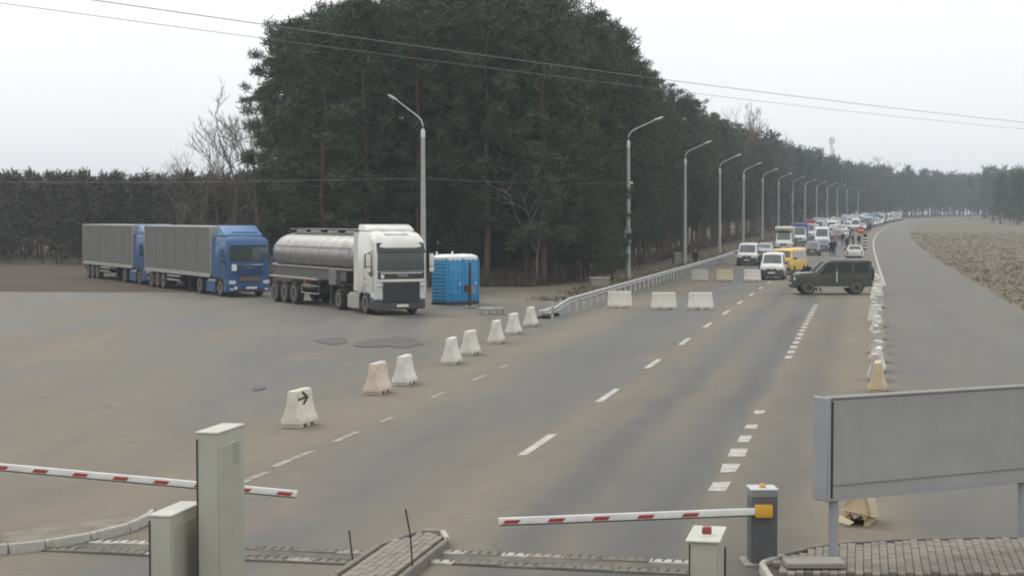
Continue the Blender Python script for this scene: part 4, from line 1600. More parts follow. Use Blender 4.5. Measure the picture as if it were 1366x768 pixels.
# the off-roader standing across the road
q = on_ground(1110, 393)
suv = vehicle('off_roader', 'dark off-roader parked across the road with a spare wheel on its tail', 'car', 'offroader', 'olive', q.x + .05, q.y + .85, heading=-90)
sw = wheel(suv, 0, 2.34, .40, .22, 1)
sw.rotation_euler = (0, 0, R(90))
sw.location = (.05, 2.32, 1.12)
sw.name = 'spare_wheel'
MB().box((0, 2.22, 1.12), (.12, .1, .2)).build('spare_bracket', M_BLACK, suv)
gut = mat('pale_gutter', (.50, .49, .44), rough=.5)
for s in (-1, 1):
    MB().tube([(s * .80, -1.0, 1.26), (s * .79, -.40, 1.86), (s * .80, -.1, 1.90), (s * .81, 2.1, 1.92)], .022, 6).build('roof_gutter', gut, suv)
    MB().box((s * .905, .2, 1.0), (.014, .075, .62)).build('pale_stripe', gut, suv)
    MB().box((s * .86, -.1, .42), (.16, 1.9, .06)).build('side_step', mat('step_alloy', (.4, .4, .38), rough=.5, metal=.4), suv, bevel=.01, seg=1)
MB().box((0, .98, 1.975), (1.44, 2.1, .02)).build('roof_panel', mat('pale_roof', (.26, .265, .23), rough=.5, dirt=DUST, dirt_amt=.4), suv, bevel=.006, seg=1)  # paler sheet laid over the dark roof
MB().add([(-.7, -2.02, 1.165), (.7, -2.02, 1.165), (.72, -1.08, 1.24), (-.72, -1.08, 1.24)], [(0, 1, 2, 3)]).build('bonnet_top', mat('bonnet_sheen', (.24, .24, .2), rough=.4), suv, fix=False)  # paler sheet: the bright reflection on the bonnet, painted as colour

# the rest of the queue up the hill
lanes = {'lane beside the guardrail': (-10.2, 289, 8.4, 30), 'middle lane': (-6.4, 268, 8.2, 32), 'right lane': (-2.6, 353, 8.8, 24)}
kinds = ['high_van', 'wagon', 'small_van', 'sedan', 'minivan', 'high_van', 'box_van', 'transporter', 'sedan', 'high_van']
cols = ['white', 'white', 'silver', 'charcoal', 'white', 'navy', 'white', 'grey', 'cream', 'white', 'blue', 'silver', 'white', 'pale_blue']
KW = {'high_van': 'high-roof van', 'wagon': 'estate car', 'small_van': 'small van', 'sedan': 'saloon car', 'minivan': 'minivan', 'box_van': 'box van', 'transporter': 'passenger van'}
rq = random.Random(21)
ORDX = ['twenty-sixth', 'twenty-seventh', 'twenty-eighth', 'twenty-ninth', 'thirtieth', 'thirty-first', 'thirty-second', 'thirty-third']
for ln, (x0_, y_first, y_step, n_q) in lanes.items():
    yq = y_first - y_step
    for i in range(n_q):
        yq += y_step * rq.uniform(.88, 1.12) * (1 + .004 * i)
        kd = rq.choice(kinds)
        cl = rq.choice(cols)
        bxc = rq.choice(('white', 'pale_blue', 'blue', 'white')) if kd == 'box_van' else None
        if kd == 'box_van':
            cl = 'white'
        nm = {'high_van': 'high_van', 'wagon': 'estate_car', 'small_van': 'small_van', 'sedan': 'saloon_car', 'minivan': 'minivan', 'box_van': 'box_van', 'transporter': 'passenger_van'}[kd]
        lab = '%s %s, %s of the distant vehicles in the %s' % (cl.replace('_', ' '), KW[kd], ORD[i] if i < 25 else ORDX[i - 25], ln)
        vehicle(nm, lab, 'van' if 'van' in kd and kd != 'minivan' else 'car', kd, cl, rx(x0_ + rq.uniform(-.5, .5), yq), yq, None, QG, bxc)

for r_ in list(PROTO.values()):                       # the patterns themselves are not part of the place
    for c_ in list(r_.children):
        for d_ in list(c_.children):
            bpy.data.objects.remove(d_)
        bpy.data.objects.remove(c_)
    bpy.data.objects.remove(r_)

# ------------------------------------------------------------------ lorries
M_TBLUE = paint('truck_blue', (.008, .074, .205), dirt_amt=.22, rough=.42, coat=.1)
M_TBLUE2 = paint('truck_blue_pale', (.035, .14, .31), dirt_amt=.2, rough=.45, coat=.1)
M_TWHITE = paint('truck_white', (.66, .655, .61), dirt_amt=.22)
M_CURTAIN = mat('grey_curtain', (.118, .122, .108), rough=.6, var=.1, scale=.8, dirt=(.2, .18, .14), dirt_amt=.35, dscale=.9, bump=.15, bscale=2)
M_TRIM = mat('trailer_trim', (.34, .34, .31), rough=.5, var=.15, dirt=DUST, dirt_amt=.4)
M_TANK = mat('tank_steel', (.36, .35, .335), rough=.38, metal=.85, var=.12, scale=1.5, dirt=(.12, .11, .10), dirt_amt=.45, dscale=1.4)
M_TANKS = mat('tank_band', (.25, .245, .235), rough=.5, metal=.5, var=.15)
M_TRUCKGLASS = mat('truck_glass', (.05, .062, .06), rough=.07, var=.25, scale=1.0, spec=.7, coat=.3)
M_ALLOY = mat('alloy_rim', (.5, .5, .5), rough=.35, metal=.7, var=.1, dirt=(.15, .13, .1), dirt_amt=.5)


def text_part(txt, size, parent, loc, m_, name='lettering', rot=(R(90), 0, 0)):
    cu = bpy.data.curves.new(name, 'FONT')
    cu.body = txt
    cu.size = size
    cu.extrude = .008
    cu.align_x = 'CENTER'
    cu.align_y = 'CENTER'
    tmp = bpy.data.objects.new(name, cu)
    COL.objects.link(tmp)
    dg = bpy.context.evaluated_depsgraph_get()
    me = bpy.data.meshes.new_from_object(tmp.evaluated_get(dg))
    bpy.data.objects.remove(tmp)
    me.materials.clear()
    me.materials.append(m_)
    o_ = bpy.data.objects.new(name, me)
    COL.objects.link(o_)
    o_.parent = parent
    o_.location = loc
    o_.rotation_euler = rot
    return o_


def tractor_common(root, m_cab, wb=3.7, front=1.42, hw=1.22):
    """running gear behind a cab; nose at y=0, ground z=0"""
    ax = [front, front + wb]
    for s in (-1, 1):
        wheel(root, s * (hw - .17), ax[0], .50, .31, s, M_ALLOY, 26)
        wheel(root, s * (hw - .30), ax[1], .50, .58, s, M_ALLOY, 26)
        MB().box((s * (hw - .30), ax[0] + 1.55, .62), (.55, 1.35, .58)).build('fuel_tank', M_TRIM, root, bevel=.06, seg=2)
        MB().box((s * (hw - .02), ax[0] + 1.6, .50), (.05, 1.6, .62)).build('side_skirt', m_cab, root, bevel=.02, seg=1)
        mb = MB()
        vs = []
        for k in range(9):
            a = math.pi * (.08 + .84 * k / 8)
            for xx in (hw - .62, hw - .02):
                vs.append((s * xx, ax[1] + math.cos(a) * .62, .5 + math.sin(a) * .62))
        mb.add(vs, [(2 * k, 2 * k + 1, 2 * k + 3, 2 * k + 2) for k in range(8)]).build('mudguard', M_BLACK, root, smooth=True, fix=False)
    MB().box((0, 3.7, .82), (.85, 5.0, .22)).build('chassis', M_BLACK, root)
    MB().box((0, ax[0], .5), (1.7, .16, .16)).box((0, ax[1], .5), (1.7, .2, .2)).build('axle', M_BLACK, root)
    return ax


def cab_loft(stations, root, m_, name='cab'):
    """stations along y: (y, list of (x,z) half outline from bottom to top)"""
    rings = []
    for y_, half in stations:
        rings.append([(-x_, y_, z_) for x_, z_ in half] + [(x_, y_, z_) for x_, z_ in reversed(half)])
    n = len(rings[0])
    vs = [p for r_ in rings for p in r_]
    fs = []
    for i in range(len(rings) - 1):
        for k in range(n):
            fs.append((i * n + k, i * n + (k + 1) % n, (i + 1) * n + (k + 1) % n, (i + 1) * n + k))
    fs += [tuple(range(n)), tuple((len(rings) - 1) * n + k for k in range(n))]
    return MB().add(vs, fs).build(name, m_, root, smooth=True)


def curtain_lorry(label, fx, fy, a_deg, number):
    root = empty('curtain_lorry', (fx, fy, .013), R(a_deg))
    tag(root, label, 'lorry', 'blue lorries with grey curtain trailers')
    # nose at y=0 pointing -y; the trailer follows straight behind
    hw = 1.22
    hl = lambda w_, zb, zt, r_=.16: [(w_ - .03, zb), (w_, zb + .1), (w_, 1.9), (w_ - .03, zt - r_), (w_ - r_ * .7, zt - r_ * .25), (w_ - .35, zt), (0.001, zt + .03)]
    cab_loft([(.0, hl(1.08, .95, 2.76, .1)), (.03, hl(1.15, .95, 2.88)), (.11, hl(1.21, .95, 3.05)), (.30, hl(hw, .95, 3.22)), (.62, hl(hw, .95, 3.30)), (2.30, hl(hw, .95, 3.32))], root, M_TBLUE)
    # lower front with bumper
    pr = [(-1.24, .62), (-1.25, .2), (-1.12, .02), (-.8, -.05), (.8, -.05), (1.12, .02), (1.25, .2), (1.24, .62)]
    bp_ = MB().prism(pr, .28, 1.0, 'z').build('bumper', M_TBLUE, root, bevel=.03, seg=2)
    MB().box((0, -.055, .40), (1.5, .03, .14)).build('lower_intake', M_BLACK, bp_)
    MB().box((.12, -.075, .50), (.62, .016, .12)).build('number_plate', M_PLATE, bp_)
    MB().prism([(-1.22, 1.0), (-1.22, .6), (1.22, .6), (1.22, 1.0)], .28, .9, 'z').build('cab_floor', M_BLACK, root)
    # windscreen, slightly curved
    vs = []
    for i in range(5):
        t_ = i / 4
        for j in range(11):
            u = -1 + 2 * j / 10
            vs.append((u * (1.10 - .02 * t_), -.012 - .030 * (1 - u * u) + .004 * t_, 1.98 + .72 * t_))
    MB().add(vs, [(i * 11 + j, i * 11 + j + 1, (i + 1) * 11 + j + 1, (i + 1) * 11 + j) for i in range(4) for j in range(10)]).build('windscreen', M_TRUCKGLASS, root, smooth=True, fix=False)
    MB().box((0, .02, 2.83), (2.1, .30, .05)).build('sun_visor', M_TBLUE, root, bevel=.02, seg=1)
    # grille: chrome strip, dark slots
    MB().box((0, -.03, 1.76), (1.55, .05, .05)).build('chrome_strip', M_CHROME, root)
    MB().box((0, -.015, 1.45), (1.5, .05, .5)).build('upper_grille', mat('blue_grille', (.014, .05, .15), rough=.5), root, bevel=.02, seg=1)
    for z_ in (1.3, 1.45, 1.6):
        MB().box((0, -.042, z_), (1.46, .02, .03)).build('grille_slat', M_BLACK, root)
    MB().box((0, -.045, .98), (1.25, .05, .34)).build('lower_grille', M_BLACK, root, bevel=.02, seg=1)
    for z_ in (.90, .98, 1.06):
        MB().box((0, -.075, z_), (1.2, .02, .022)).build('grille_slat', M_TRIM, root)
    text_part('MAN', .19, root, (0, -.06, 1.60), M_CHROME)
    MB().box((-.86, -.045, 1.62), (.28, .02, .36)).build('paper_sign', mat('paper_white', (.74, .74, .70), rough=.7), root)
    MB().lathe([(.09, 0), (.09, .02)], 'y', 14, (-.78, -.085, .50)).build('round_badge', M_BOOMW, root)
    for s in (-1, 1):
        MB().box((s * .96, -.01, .80), (.36, .14, .20)).build('headlight', M_LAMPGLASS, root, bevel=.04, seg=2)
        MB().box((s * .98, -.02, .42), (.22, .08, .10)).build('fog_lamp', M_LAMPGLASS, root, bevel=.02, seg=1)
        # doors, windows, mirrors, steps
        MB().add([(s * (hw + .006), .40, 1.78), (s * (hw + .006), 1.30, 1.88), (s * (hw - .006), 1.30, 2.62), (s * (hw - .006), .58, 2.62)], [(0, 1, 2, 3)]).build('side_window', M_TRUCKGLASS, root, fix=False)
        for y_ in (.34, 1.42):
            MB().box((s * (hw + .003), y_, 1.85), (.008, .02, 1.7)).build('door_seam', M_BLACK, root)
        MB().box((s * (hw + .012), 1.22, 1.5), (.02, .16, .04)).build('door_handle', M_BLACK, root)
        for z_ in (1.42, 1.55, 1.68, 1.81, 2.5, 2.62):
            MB().box((s * (hw + .010), 1.88, z_ + .4), (.02, .44, .03)).build('louvre', M_TBLUE2, root)
        MB().tube([(s * hw, .25, 2.75), (s * (hw + .22), .12, 2.72), (s * (hw + .24), .12, 1.95), (s * hw, .3, 1.9)], .02, 6).build('mirror_arm', M_BLACK, root)
        MB().box((s * (hw + .25), .12, 2.42), (.22, .1, .42)).box((s * (hw + .25), .12, 2.05), (.20, .09, .24)).build('mirror', M_TBLUE, root, bevel=.03, seg=2)
        MB().box((s * (hw - .08), .62, .52), (.2, .42, .05)).box((s * (hw - .08), .62, .80), (.2, .42, .05)).build('step', M_BLACK, root)
        mb = MB()
        vs = []
        for k in range(9):
            a = math.pi * (.02 + .96 * k / 8)
            for xx in (hw - .42, hw + .02):
                vs.append((s * xx, 1.42 + math.cos(a) * .60, .52 + math.sin(a) * .58))
        mb.add(vs, [(2 * k, 2 * k + 1, 2 * k + 3, 2 * k + 2) for k in range(8)]).build('wheel_arch', M_BLACK, root, smooth=True, fix=False)
        # side fairing behind the cab
        MB().prism([(2.28, 1.0), (2.28, 3.25), (2.75, 3.25), (2.75, 1.0)], s * (hw - .03), s * hw, 'x').build('side_fairing', M_TBLUE, root)
    # roof deflector
    vs = [(-1.1, .75, 3.32), (1.1, .75, 3.32), (-1.12, 2.3, 3.34), (1.12, 2.3, 3.34),
          (-1.02, .80, 3.40), (1.02, .80, 3.40), (-1.06, 1.9, 3.88), (1.06, 1.9, 3.88), (-1.06, 2.3, 3.90), (1.06, 2.3, 3.90)]
    MB().add(vs, [(0, 1, 5, 4), (4, 5, 7, 6), (6, 7, 9, 8), (8, 9, 3, 2), (0, 4, 6, 8, 2), (1, 3, 9, 7, 5), (0, 2, 3, 1)]).build('roof_deflector', M_TBLUE2, root, bevel=.04, seg=2)
    MB().box((0, .70, 3.52), (1.5, .08, .07)).build('light_bar', M_TBLUE, root, bevel=.02, seg=1)
    ax = tractor_common(root, M_TBLUE)
    # trailer
    T0, T1 = 2.95, 16.4
    b_ = MB().box((0, (T0 + T1) / 2, 2.46), (2.50, T1 - T0 - .12, 2.62)).build('trailer_curtain', M_CURTAIN, root, bevel=.02, seg=1)
    n = 6
    for s in (-1, 1):
        for i in range(n + 1):
            y_ = T0 + .35 + (T1 - T0 - .7) * i / n
            MB().box((s * 1.254, y_, 2.5), (.006, .03, 2.5)).build('curtain_strap', mat('strap', (.125, .13, .117), rough=.7), b_)
    MB().box((0, (T0 + T1) / 2, 3.80), (2.56, T1 - T0, .10)).build('roof_rail', M_TRIM, root, bevel=.01, seg=1)
    MB().box((0, T0 - .02, 2.46), (2.54, .10, 2.72)).build('front_bulkhead', M_TRIM, root, bevel=.01, seg=1)
    MB().box((0, T1, 2.46), (2.54, .10, 2.72)).build('rear_doors', M_TRIM, root, bevel=.01, seg=1)
    for s in (-1, 1):
        for i in range(5):
            a_, c_ = T0 + .06 + (T1 - T0 - .1) * i / 5, T0 + .06 + (T1 - T0 - .1) * (i + 1) / 5
            MB().box((s * 1.24, (a_ + c_) / 2, 1.10), (.05, c_ - a_ - .03, .22)).build('side_board', M_TRIM, root, bevel=.006, seg=1)
        MB().box((s * 1.18, 10.4, .62), (.04, 2.6, .10)).box((s * 1.18, 10.4, .86), (.04, 2.6, .10)).build('side_guard', M_TRIM, root)
        for y_ in (12.4, 13.7, 15.0):
            wheel(root, s * 1.06, y_, .50, .36, s, M_ALLOY, 24)
        MB().box((s * .9, 8.0, .55), (.12, .12, 1.0)).build('landing_leg', M_DARKSTEEL, root)
        MB().box((s * .95, T1 + .06, .75), (.35, .04, .14)).build('tail_light', M_RED, root)
    MB().box((0, 9.8, 1.0), (.9, 12.4, .16)).build('trailer_chassis', M_BLACK, root)
    MB().box((0, T1 - .15, .55), (2.3, .1, .12)).build('rear_underrun', M_TRIM, root)
    MB().box((0, 13.7, .5), (1.9, 2.9, .14)).build('bogie', M_BLACK, root)
    return root


curtain_lorry('blue lorry with grey curtain trailer and a white paper on its nose', -14.4, 90.3, 28, 1)
curtain_lorry('blue lorry half hidden behind the grey trailer of the front one', -22.4, 106.1, 28, 2)

# ------- white tractor with a steel tank trailer
TA, TB = 24.5, 28.0
tk = empty('tanker_lorry', (-4.96, 73.65, .013), R(TA))
tag(tk, 'white lorry pulling a shiny ribbed steel tank trailer', 'lorry')
hw = 1.24
hl = lambda w_, zb, zt, r_=.16, bw=0: [(w_ - .03, zb), (w_, zb + .1), (w_, 1.9), (w_ - .02, zt - r_), (w_ - r_ * .7, zt - r_ * .25), (w_ - .35, zt), (0.001, zt + .03)]
cab_loft([(.0, hl(1.10, .95, 3.0, .1)), (.03, hl(1.16, .95, 3.10)), (.12, hl(1.22, .95, 3.26)), (.36, hl(hw, .95, 3.46)), (.8, hl(hw, .95, 3.66)), (1.25, hl(hw, .95, 3.74)), (2.32, hl(hw, .95, 3.78))], tk, M_TWHITE)
pr = [(-1.24, .62), (-1.25, .22), (-1.10, .0), (-.8, -.06), (.8, -.06), (1.10, .0), (1.25, .22), (1.24, .62)]
MB().prism(pr, .72, 1.0, 'z').build('upper_bumper', M_TWHITE, tk, bevel=.03, seg=2)
bp_ = MB().prism(pr, .26, .72, 'z').build('bumper', mat('bumper_grey', (.035, .037, .04), rough=.5, dirt=DUST, dirt_amt=.4), tk, bevel=.03, seg=2)
MB().box((.05, -.075, .42), (.56, .016, .12)).build('number_plate', M_PLATE, bp_)
MB().prism([(-1.22, 1.0), (-1.22, .6), (1.22, .6), (1.22, 1.0)], .28, .9, 'z').build('cab_floor', M_BLACK, tk)
vs = []
for i in range(5):
    t_ = i / 4
    for j in range(11):
        u = -1 + 2 * j / 10
        vs.append((u * (1.12 - .02 * t_), -.012 - .030 * (1 - u * u) + .004 * t_, 1.98 + .98 * t_))
MB().add(vs, [(i * 11 + j, i * 11 + j + 1, (i + 1) * 11 + j + 1, (i + 1) * 11 + j) for i in range(4) for j in range(10)]).build('windscreen', M_TRUCKGLASS, tk, smooth=True, fix=False)
MB().add([(-1.14, -.09, 2.80), (1.14, -.09, 2.80), (1.12, .10, 3.22), (-1.12, .10, 3.22), (-1.14, -.06, 2.78), (1.14, -.06, 2.78), (1.12, .14, 3.2), (-1.12, .14, 3.2)],
         [(0, 1, 2, 3), (7, 6, 5, 4), (0, 4, 5, 1), (3, 2, 6, 7), (0, 3, 7, 4), (1, 5, 6, 2)]).build('sun_visor', M_BLACK, tk)
for s in (-1, 1):
    MB().box((s * .95, .06, 3.24), (.12, .06, .06)).build('marker_lamp', M_LAMPGLASS, tk)
MB().box((0, -.03, 1.78), (2.2, .05, .34)).build('black_panel', M_BLACK, tk, bevel=.02, seg=1)
MB().box((0, -.063, 1.88), (2.0, .02, .05)).build('chrome_strip', M_CHROME, tk)
text_part('VOLVO', .15, tk, (0.05, -.062, 1.76), M_CHROME)
MB().lathe([(.09, 0), (.09, .02)], 'y', 14, (-.90, -.075, 1.73)).build('round_badge', M_BOOMW, tk)
MB().box((0, -.035, 1.54), (2.2, .06, .12)).build('white_bar', M_TWHITE, tk, bevel=.015, seg=1)
gl = MB().box((0, -.05, 1.01), (1.76, .06, .92)).build('grille', mat('dark_grille', (.018, .019, .024), rough=.45), tk, bevel=.02, seg=1)
for i in range(8):
    MB().box((0, -.085, .70 + i * .098), (1.66, .02, .022)).build('grille_slat', M_BLACK, gl)
for s in (-1, 1):
    MB().add([(s * .90, -.068, .72), (s * 1.19, .03, .72), (s * 1.20, .02, 1.22), (s * 1.0, -.05, 1.14), (s * .90, -.03, .66), (s * 1.21, .14, .66), (s * 1.22, .14, 1.26), (s * 1.0, .05, 1.18)],
             [(0, 1, 2, 3), (4, 5, 6, 7), (0, 1, 5, 4), (1, 2, 6, 5), (2, 3, 7, 6), (3, 0, 4, 7)]).build('headlight', M_LAMPGLASS, tk)
    MB().box((s * 1.03, -.05, 1.32), (.34, .08, .07)).build('marker_strip', M_LAMPGLASS, tk, bevel=.02, seg=1)
    MB().add([(s * (hw + .006), .32, 1.72), (s * (hw + .006), .62, 1.72), (s * (hw + .006), 1.34, 2.10), (s * (hw - .004), 1.34, 2.72), (s * (hw - .004), .46, 2.78)], [(0, 1, 2, 3, 4)]).build('side_window', M_TRUCKGLASS, tk, fix=False)
    for y_ in (.26, 1.45):
        MB().box((s * (hw + .003), y_, 1.85), (.008, .02, 1.7)).build('door_seam', M_BLACK, tk)
    MB().box((s * (hw + .012), 1.26, 1.62), (.02, .18, .04)).build('door_handle', M_BLACK, tk)
    MB().tube([(s * hw, .22, 2.85), (s * (hw + .25), .10, 2.82), (s * (hw + .27), .10, 1.95), (s * hw, .26, 1.9)], .022, 6).build('mirror_arm', M_BLACK, tk)
    MB().box((s * (hw + .27), .10, 2.45), (.2, .1, .56)).box((s * (hw + .27), .10, 2.02), (.2, .1, .22)).build('mirror', M_TWHITE, tk, bevel=.03, seg=2)
    MB().box((s * (hw - .07), .55, .50), (.2, .42, .05)).box((s * (hw - .07), .55, .78), (.2, .42, .05)).build('step', M_BLACK, tk)
    MB().prism([(2.3, 1.0), (2.3, 3.72), (2.85, 3.62), (2.85, 1.0)], s * (hw - .03), s * hw, 'x').build('side_fairing', M_TWHITE, tk)
    MB().tube([(s * (hw + .01), .9, 1.35), (s * (hw + .01), 2.1, 1.12)], .014, 5).build('side_crease', M_TRIM, tk)
    mb = MB()
    vs = []
    for k in range(9):
        a = math.pi * (.02 + .96 * k / 8)
        for xx in (hw - .42, hw + .02):
            vs.append((s * xx, 1.42 + math.cos(a) * .60, .52 + math.sin(a) * .58))
    mb.add(vs, [(2 * k, 2 * k + 1, 2 * k + 3, 2 * k + 2) for k in range(8)]).build('wheel_arch', M_BLACK, tk, smooth=True, fix=False)
vs = [(-1.14, 1.2, 3.72), (1.14, 1.2, 3.72), (-1.2, 2.35, 3.76), (1.2, 2.35, 3.76), (-1.06, 1.25, 3.86), (1.06, 1.25, 3.86), (-1.12, 1.85, 4.02), (1.12, 1.85, 4.02), (-1.16, 2.35, 4.04), (1.16, 2.35, 4.04)]
MB().add(vs, [(0, 1, 5, 4), (4, 5, 7, 6), (6, 7, 9, 8), (8, 9, 3, 2), (0, 4, 6, 8, 2), (1, 3, 9, 7, 5), (0, 2, 3, 1)]).build('roof_deflector', M_TWHITE, tk, bevel=.05, seg=2)
MB().add([(-.55, .52, 3.575), (.55, .52, 3.575), (.55, 1.1, 3.755), (-.55, 1.1, 3.755)], [(0, 1, 2, 3)]).build('roof_hatch', mat('hatch_grey', (.30, .31, .31), rough=.4), tk, fix=False)
tractor_common(tk, M_TRIM, wb=3.8)
# trailer: its own turn about the kingpin
tr = empty('tank_trailer', (0, 4.75, 0), R(TB - TA))
tr.parent = tk
n = 36


def tank_ring(y_, k):
    return [(1.22 * k * math.cos(2 * math.pi * i / n), y_, 2.55 + .97 * k * math.sin(2 * math.pi * i / n)) for i in range(n)]


st = [(-1.72, .0), (-1.70, .35), (-1.6, .7), (-1.42, .90), (-1.2, .985), (-1.0, 1.0), (9.2, 1.0), (9.4, .985), (9.62, .90), (9.8, .7), (9.90, .35), (9.92, .0)]
vs = [p for y_, k in st for p in tank_ring(y_, max(k, .001))]
MB().add(vs, [(i * n + k, i * n + (k + 1) % n, (i + 1) * n + (k + 1) % n, (i + 1) * n + k) for i in range(len(st) - 1) for k in range(n)]).build('tank', M_TANK, tr, smooth=True)
for i in range(9):
    y_ = -1.0 + 10.2 * i / 8
    a = [Vector(p) for p in tank_ring(y_ - .016, 1.008)]
    b = [Vector(p) for p in tank_ring(y_ + .016, 1.008)]
    MB().add(a + b, [(k, (k + 1) % n, n + (k + 1) % n, n + k) for k in range(n)]).build('tank_band', M_TANKS, tr, smooth=True)
for s in (-1, 1):
    MB().box((s * 1.215, 4.1, 2.92), (.03, 10.2, .035)).build('tank_seam', M_TANKS, tr)
    MB().box((s * 1.14, 4.1, 1.92), (.06, 10.6, .07)).build('tank_rail', M_TRIM, tr)
    MB().box((s * 1.05, 4.6, 1.62), (.06, 9.6, .56)).build('tank_skirt', mat('tank_skirt', (.085, .083, .08), rough=.55, dirt=DUST, dirt_amt=.4), tr, bevel=.01, seg=1)
    MB().box((s * 1.12, 6.6, 1.33), (.22, 6.8, .09)).build('side_rail', M_TRIM, tr, bevel=.015, seg=1)
    for y_ in (6.35, 7.75, 9.15):
        wheel(tr, s * 1.05, y_, .55, .38, s, M_RIM, 24)
    MB().tube([(s * 1.12, 5.5, .62), (s * 1.12, 3.2, .62), (s * 1.12, 3.2, 1.0), (s * 1.12, 5.5, 1.0), (s * 1.12, 5.5, .62)], .03, 6).build('side_guard', M_TRIM, tr)
    MB().box((s * .85, 2.1, .62), (.12, .14, .9)).build('landing_leg', M_DARKSTEEL, tr)
    MB().box((s * .95, 9.95, .95), (.34, .05, .14)).build('tail_light', M_RED, tr)
    MB().box((s * 1.08, 1.15, 1.5), (.3, .9, .7)).build('valve_box', mat('valve_box_grey', (.16, .155, .15), rough=.55, dirt=DUST, dirt_amt=.4), tr, bevel=.02, seg=1)
MB().box((0, 4.0, 1.45), (1.0, 11.4, .5)).build('frame', M_BLACK, tr)
MB().box((0, 7.75, .6), (1.9, 3.4, .16)).build('bogie', M_BLACK, tr)
MB().box((0, 9.92, .62), (2.3, .1, .14)).build('rear_underrun', M_TRIM, tr)
MB().box((0, 4.1, 3.545), (.62, 9.8, .05)).build('catwalk', M_TANKS, tr)
for y_ in (-.4, 1.8, 4.1, 6.4, 8.4):
    MB().lathe([(.27, 3.50), (.27, 3.64), (.22, 3.70)], 'z', 14, (0, y_, 0)).build('manhole', M_TANKS, tr)
for s in (-1, 1):
    MB().tube([(s * .42, 9.2, 3.46), (s * .42, 8.9, 3.76), (s * .42, -.8, 3.78), (s * .42, -1.1, 3.42)], .026, 6).build('handrail', M_TANKS, tr)

# ------------------------------------------------------------------ people
def person_mesh(name, pose):
    """one continuous skinned figure; pose: 'stand' or 'walk'"""
    J = {}
    if pose == 'walk':
        hipL, kneeL, ankL, toeL = (.09, 0, .92), (.10, -.20, .52), (.10, -.22, .09), (.11, -.40, .04)
        hipR, kneeR, ankR, toeR = (-.09, 0, .92), (-.10, .10, .50), (-.10, .36, .14), (-.11, .24, .04)
        elL, wrL = (.27, .12, 1.15), (.25, .02, .92)
        elR, wrR = (-.27, -.06, 1.14), (-.24, -.24, .95)
    else:
        hipL, kneeL, ankL, toeL = (.09, 0, .92), (.11, -.02, .50), (.12, .02, .08), (.14, -.15, .04)
        hipR, kneeR, ankR, toeR = (-.09, 0, .92), (-.12, -.01, .50), (-.14, .03, .08), (-.18, -.13, .04)
        elL, wrL = (.30, .03, 1.14), (.27, -.12, .95)
        elR, wrR = (-.30, .02, 1.14), (-.24, -.16, 1.0)
    V, E, Rd = [], [], []

    def v(p, r_, par=None):
        V.append(p)
        Rd.append(r_)
        if par is not None:
            E.append((par, len(V) - 1))
        return len(V) - 1
    pel = v((0, 0, .95), (.155, .12))
    wa = v((0, 0, 1.12), (.15, .11), pel)
    ch = v((0, -.005, 1.32), (.18, .125), wa)
    nk0 = v((0, .01, 1.47), (.085, .08), ch)
    nk = v((0, 0, 1.53), (.058, .058), nk0)
    h1 = v((0, -.015, 1.62), (.082, .092), nk)
    v((0, -.012, 1.72), (.074, .086), h1)
    for hip, kn, an, to in ((hipL, kneeL, ankL, toeL), (hipR, kneeR, ankR, toeR)):
        a = v(hip, (.095, .1), pel)
        b = v(kn, (.065, .068), a)
        c_ = v(an, (.048, .05), b)
        v(to, (.045, .035), c_)
    for s, el, wr in ((1, elL, wrL), (-1, elR, wrR)):
        sh = v((s * .19, 0, 1.42), (.07, .075), ch)
        e_ = v(el, (.052, .052), sh)
        w_ = v(wr, (.036, .036), e_)
        d = (Vector(wr) - Vector(el)).normalized()
        pal = v(tuple(Vector(wr) + d * .07), (.036, .02), w_)
        for k in range(4):
            f0 = v(tuple(Vector(wr) + d * .125 + Vector((0, (k - 1.5) * .02, 0))), (.009, .009), pal)
            v(tuple(Vector(wr) + d * (.16 - abs(k - 1.4) * .012) + Vector((-s * .015, (k - 1.5) * .02, -.005))), (.008, .008), f0)
        t0 = v(tuple(Vector(wr) + d * .05 + Vector((-s * .02, -.035, 0))), (.010, .010), w_)
        v(tuple(Vector(wr) + d * .09 + Vector((-s * .03, -.05, 0))), (.009, .009), t0)
    me = bpy.data.meshes.new(name)
    me.from_pydata(V, E, [])
    ob = bpy.data.objects.new(name, me)
    COL.objects.link(ob)
    md = ob.modifiers.new('skin', 'SKIN')
    md.use_smooth_shade = True
    for i, sv in enumerate(me.skin_vertices[0].data):
        sv.radius = Rd[i]
        sv.use_root = (i == 0)
    sb = ob.modifiers.new('sub', 'SUBSURF')
    sb.levels = sb.render_levels = 1
    dg = bpy.context.evaluated_depsgraph_get()
    out = bpy.data.meshes.new_from_object(ob.evaluated_get(dg))
    bpy.data.objects.remove(ob)
    return out


M_SKIN = mat('skin', (.45, .27, .20), rough=.6)
CL = {k: mat('cloth_' + k, c, rough=.9, var=.2, scale=6, bump=.3, bscale=12) for k, c in (
    ('black', (.016, .017, .02)), ('navy', (.022, .03, .06)), ('green', (.06, .085, .055)), ('grey', (.12, .12, .125)), ('brown', (.09, .06, .04)), ('jeans', (.05, .07, .12)), ('white', (.6, .6, .58)))}
M_HAIR = mat('dark_hair', (.03, .022, .016), rough=.7)


def colour_person(me):
    me.materials.clear()
    for k in range(4):
        me.materials.append(M_SKIN)
    for p_ in me.polygons:
        c_ = p_.center
        arm = abs(c_.x) > .205 and c_.z < 1.36
        if c_.z > 1.52:
            i = 3 if (c_.z > 1.665 and c_.y > -.055) or (c_.y > .03 and c_.z > 1.57) or c_.z > 1.73 else 0
        elif arm:
            i = 1 if c_.z > .93 and abs(c_.x) > .2 else 0
        elif c_.z > .86:
            i = 1
        else:
            i = 2
        if c_.z < .09:
            i = 3
        p_.material_index = i
        p_.use_smooth = True
    return me


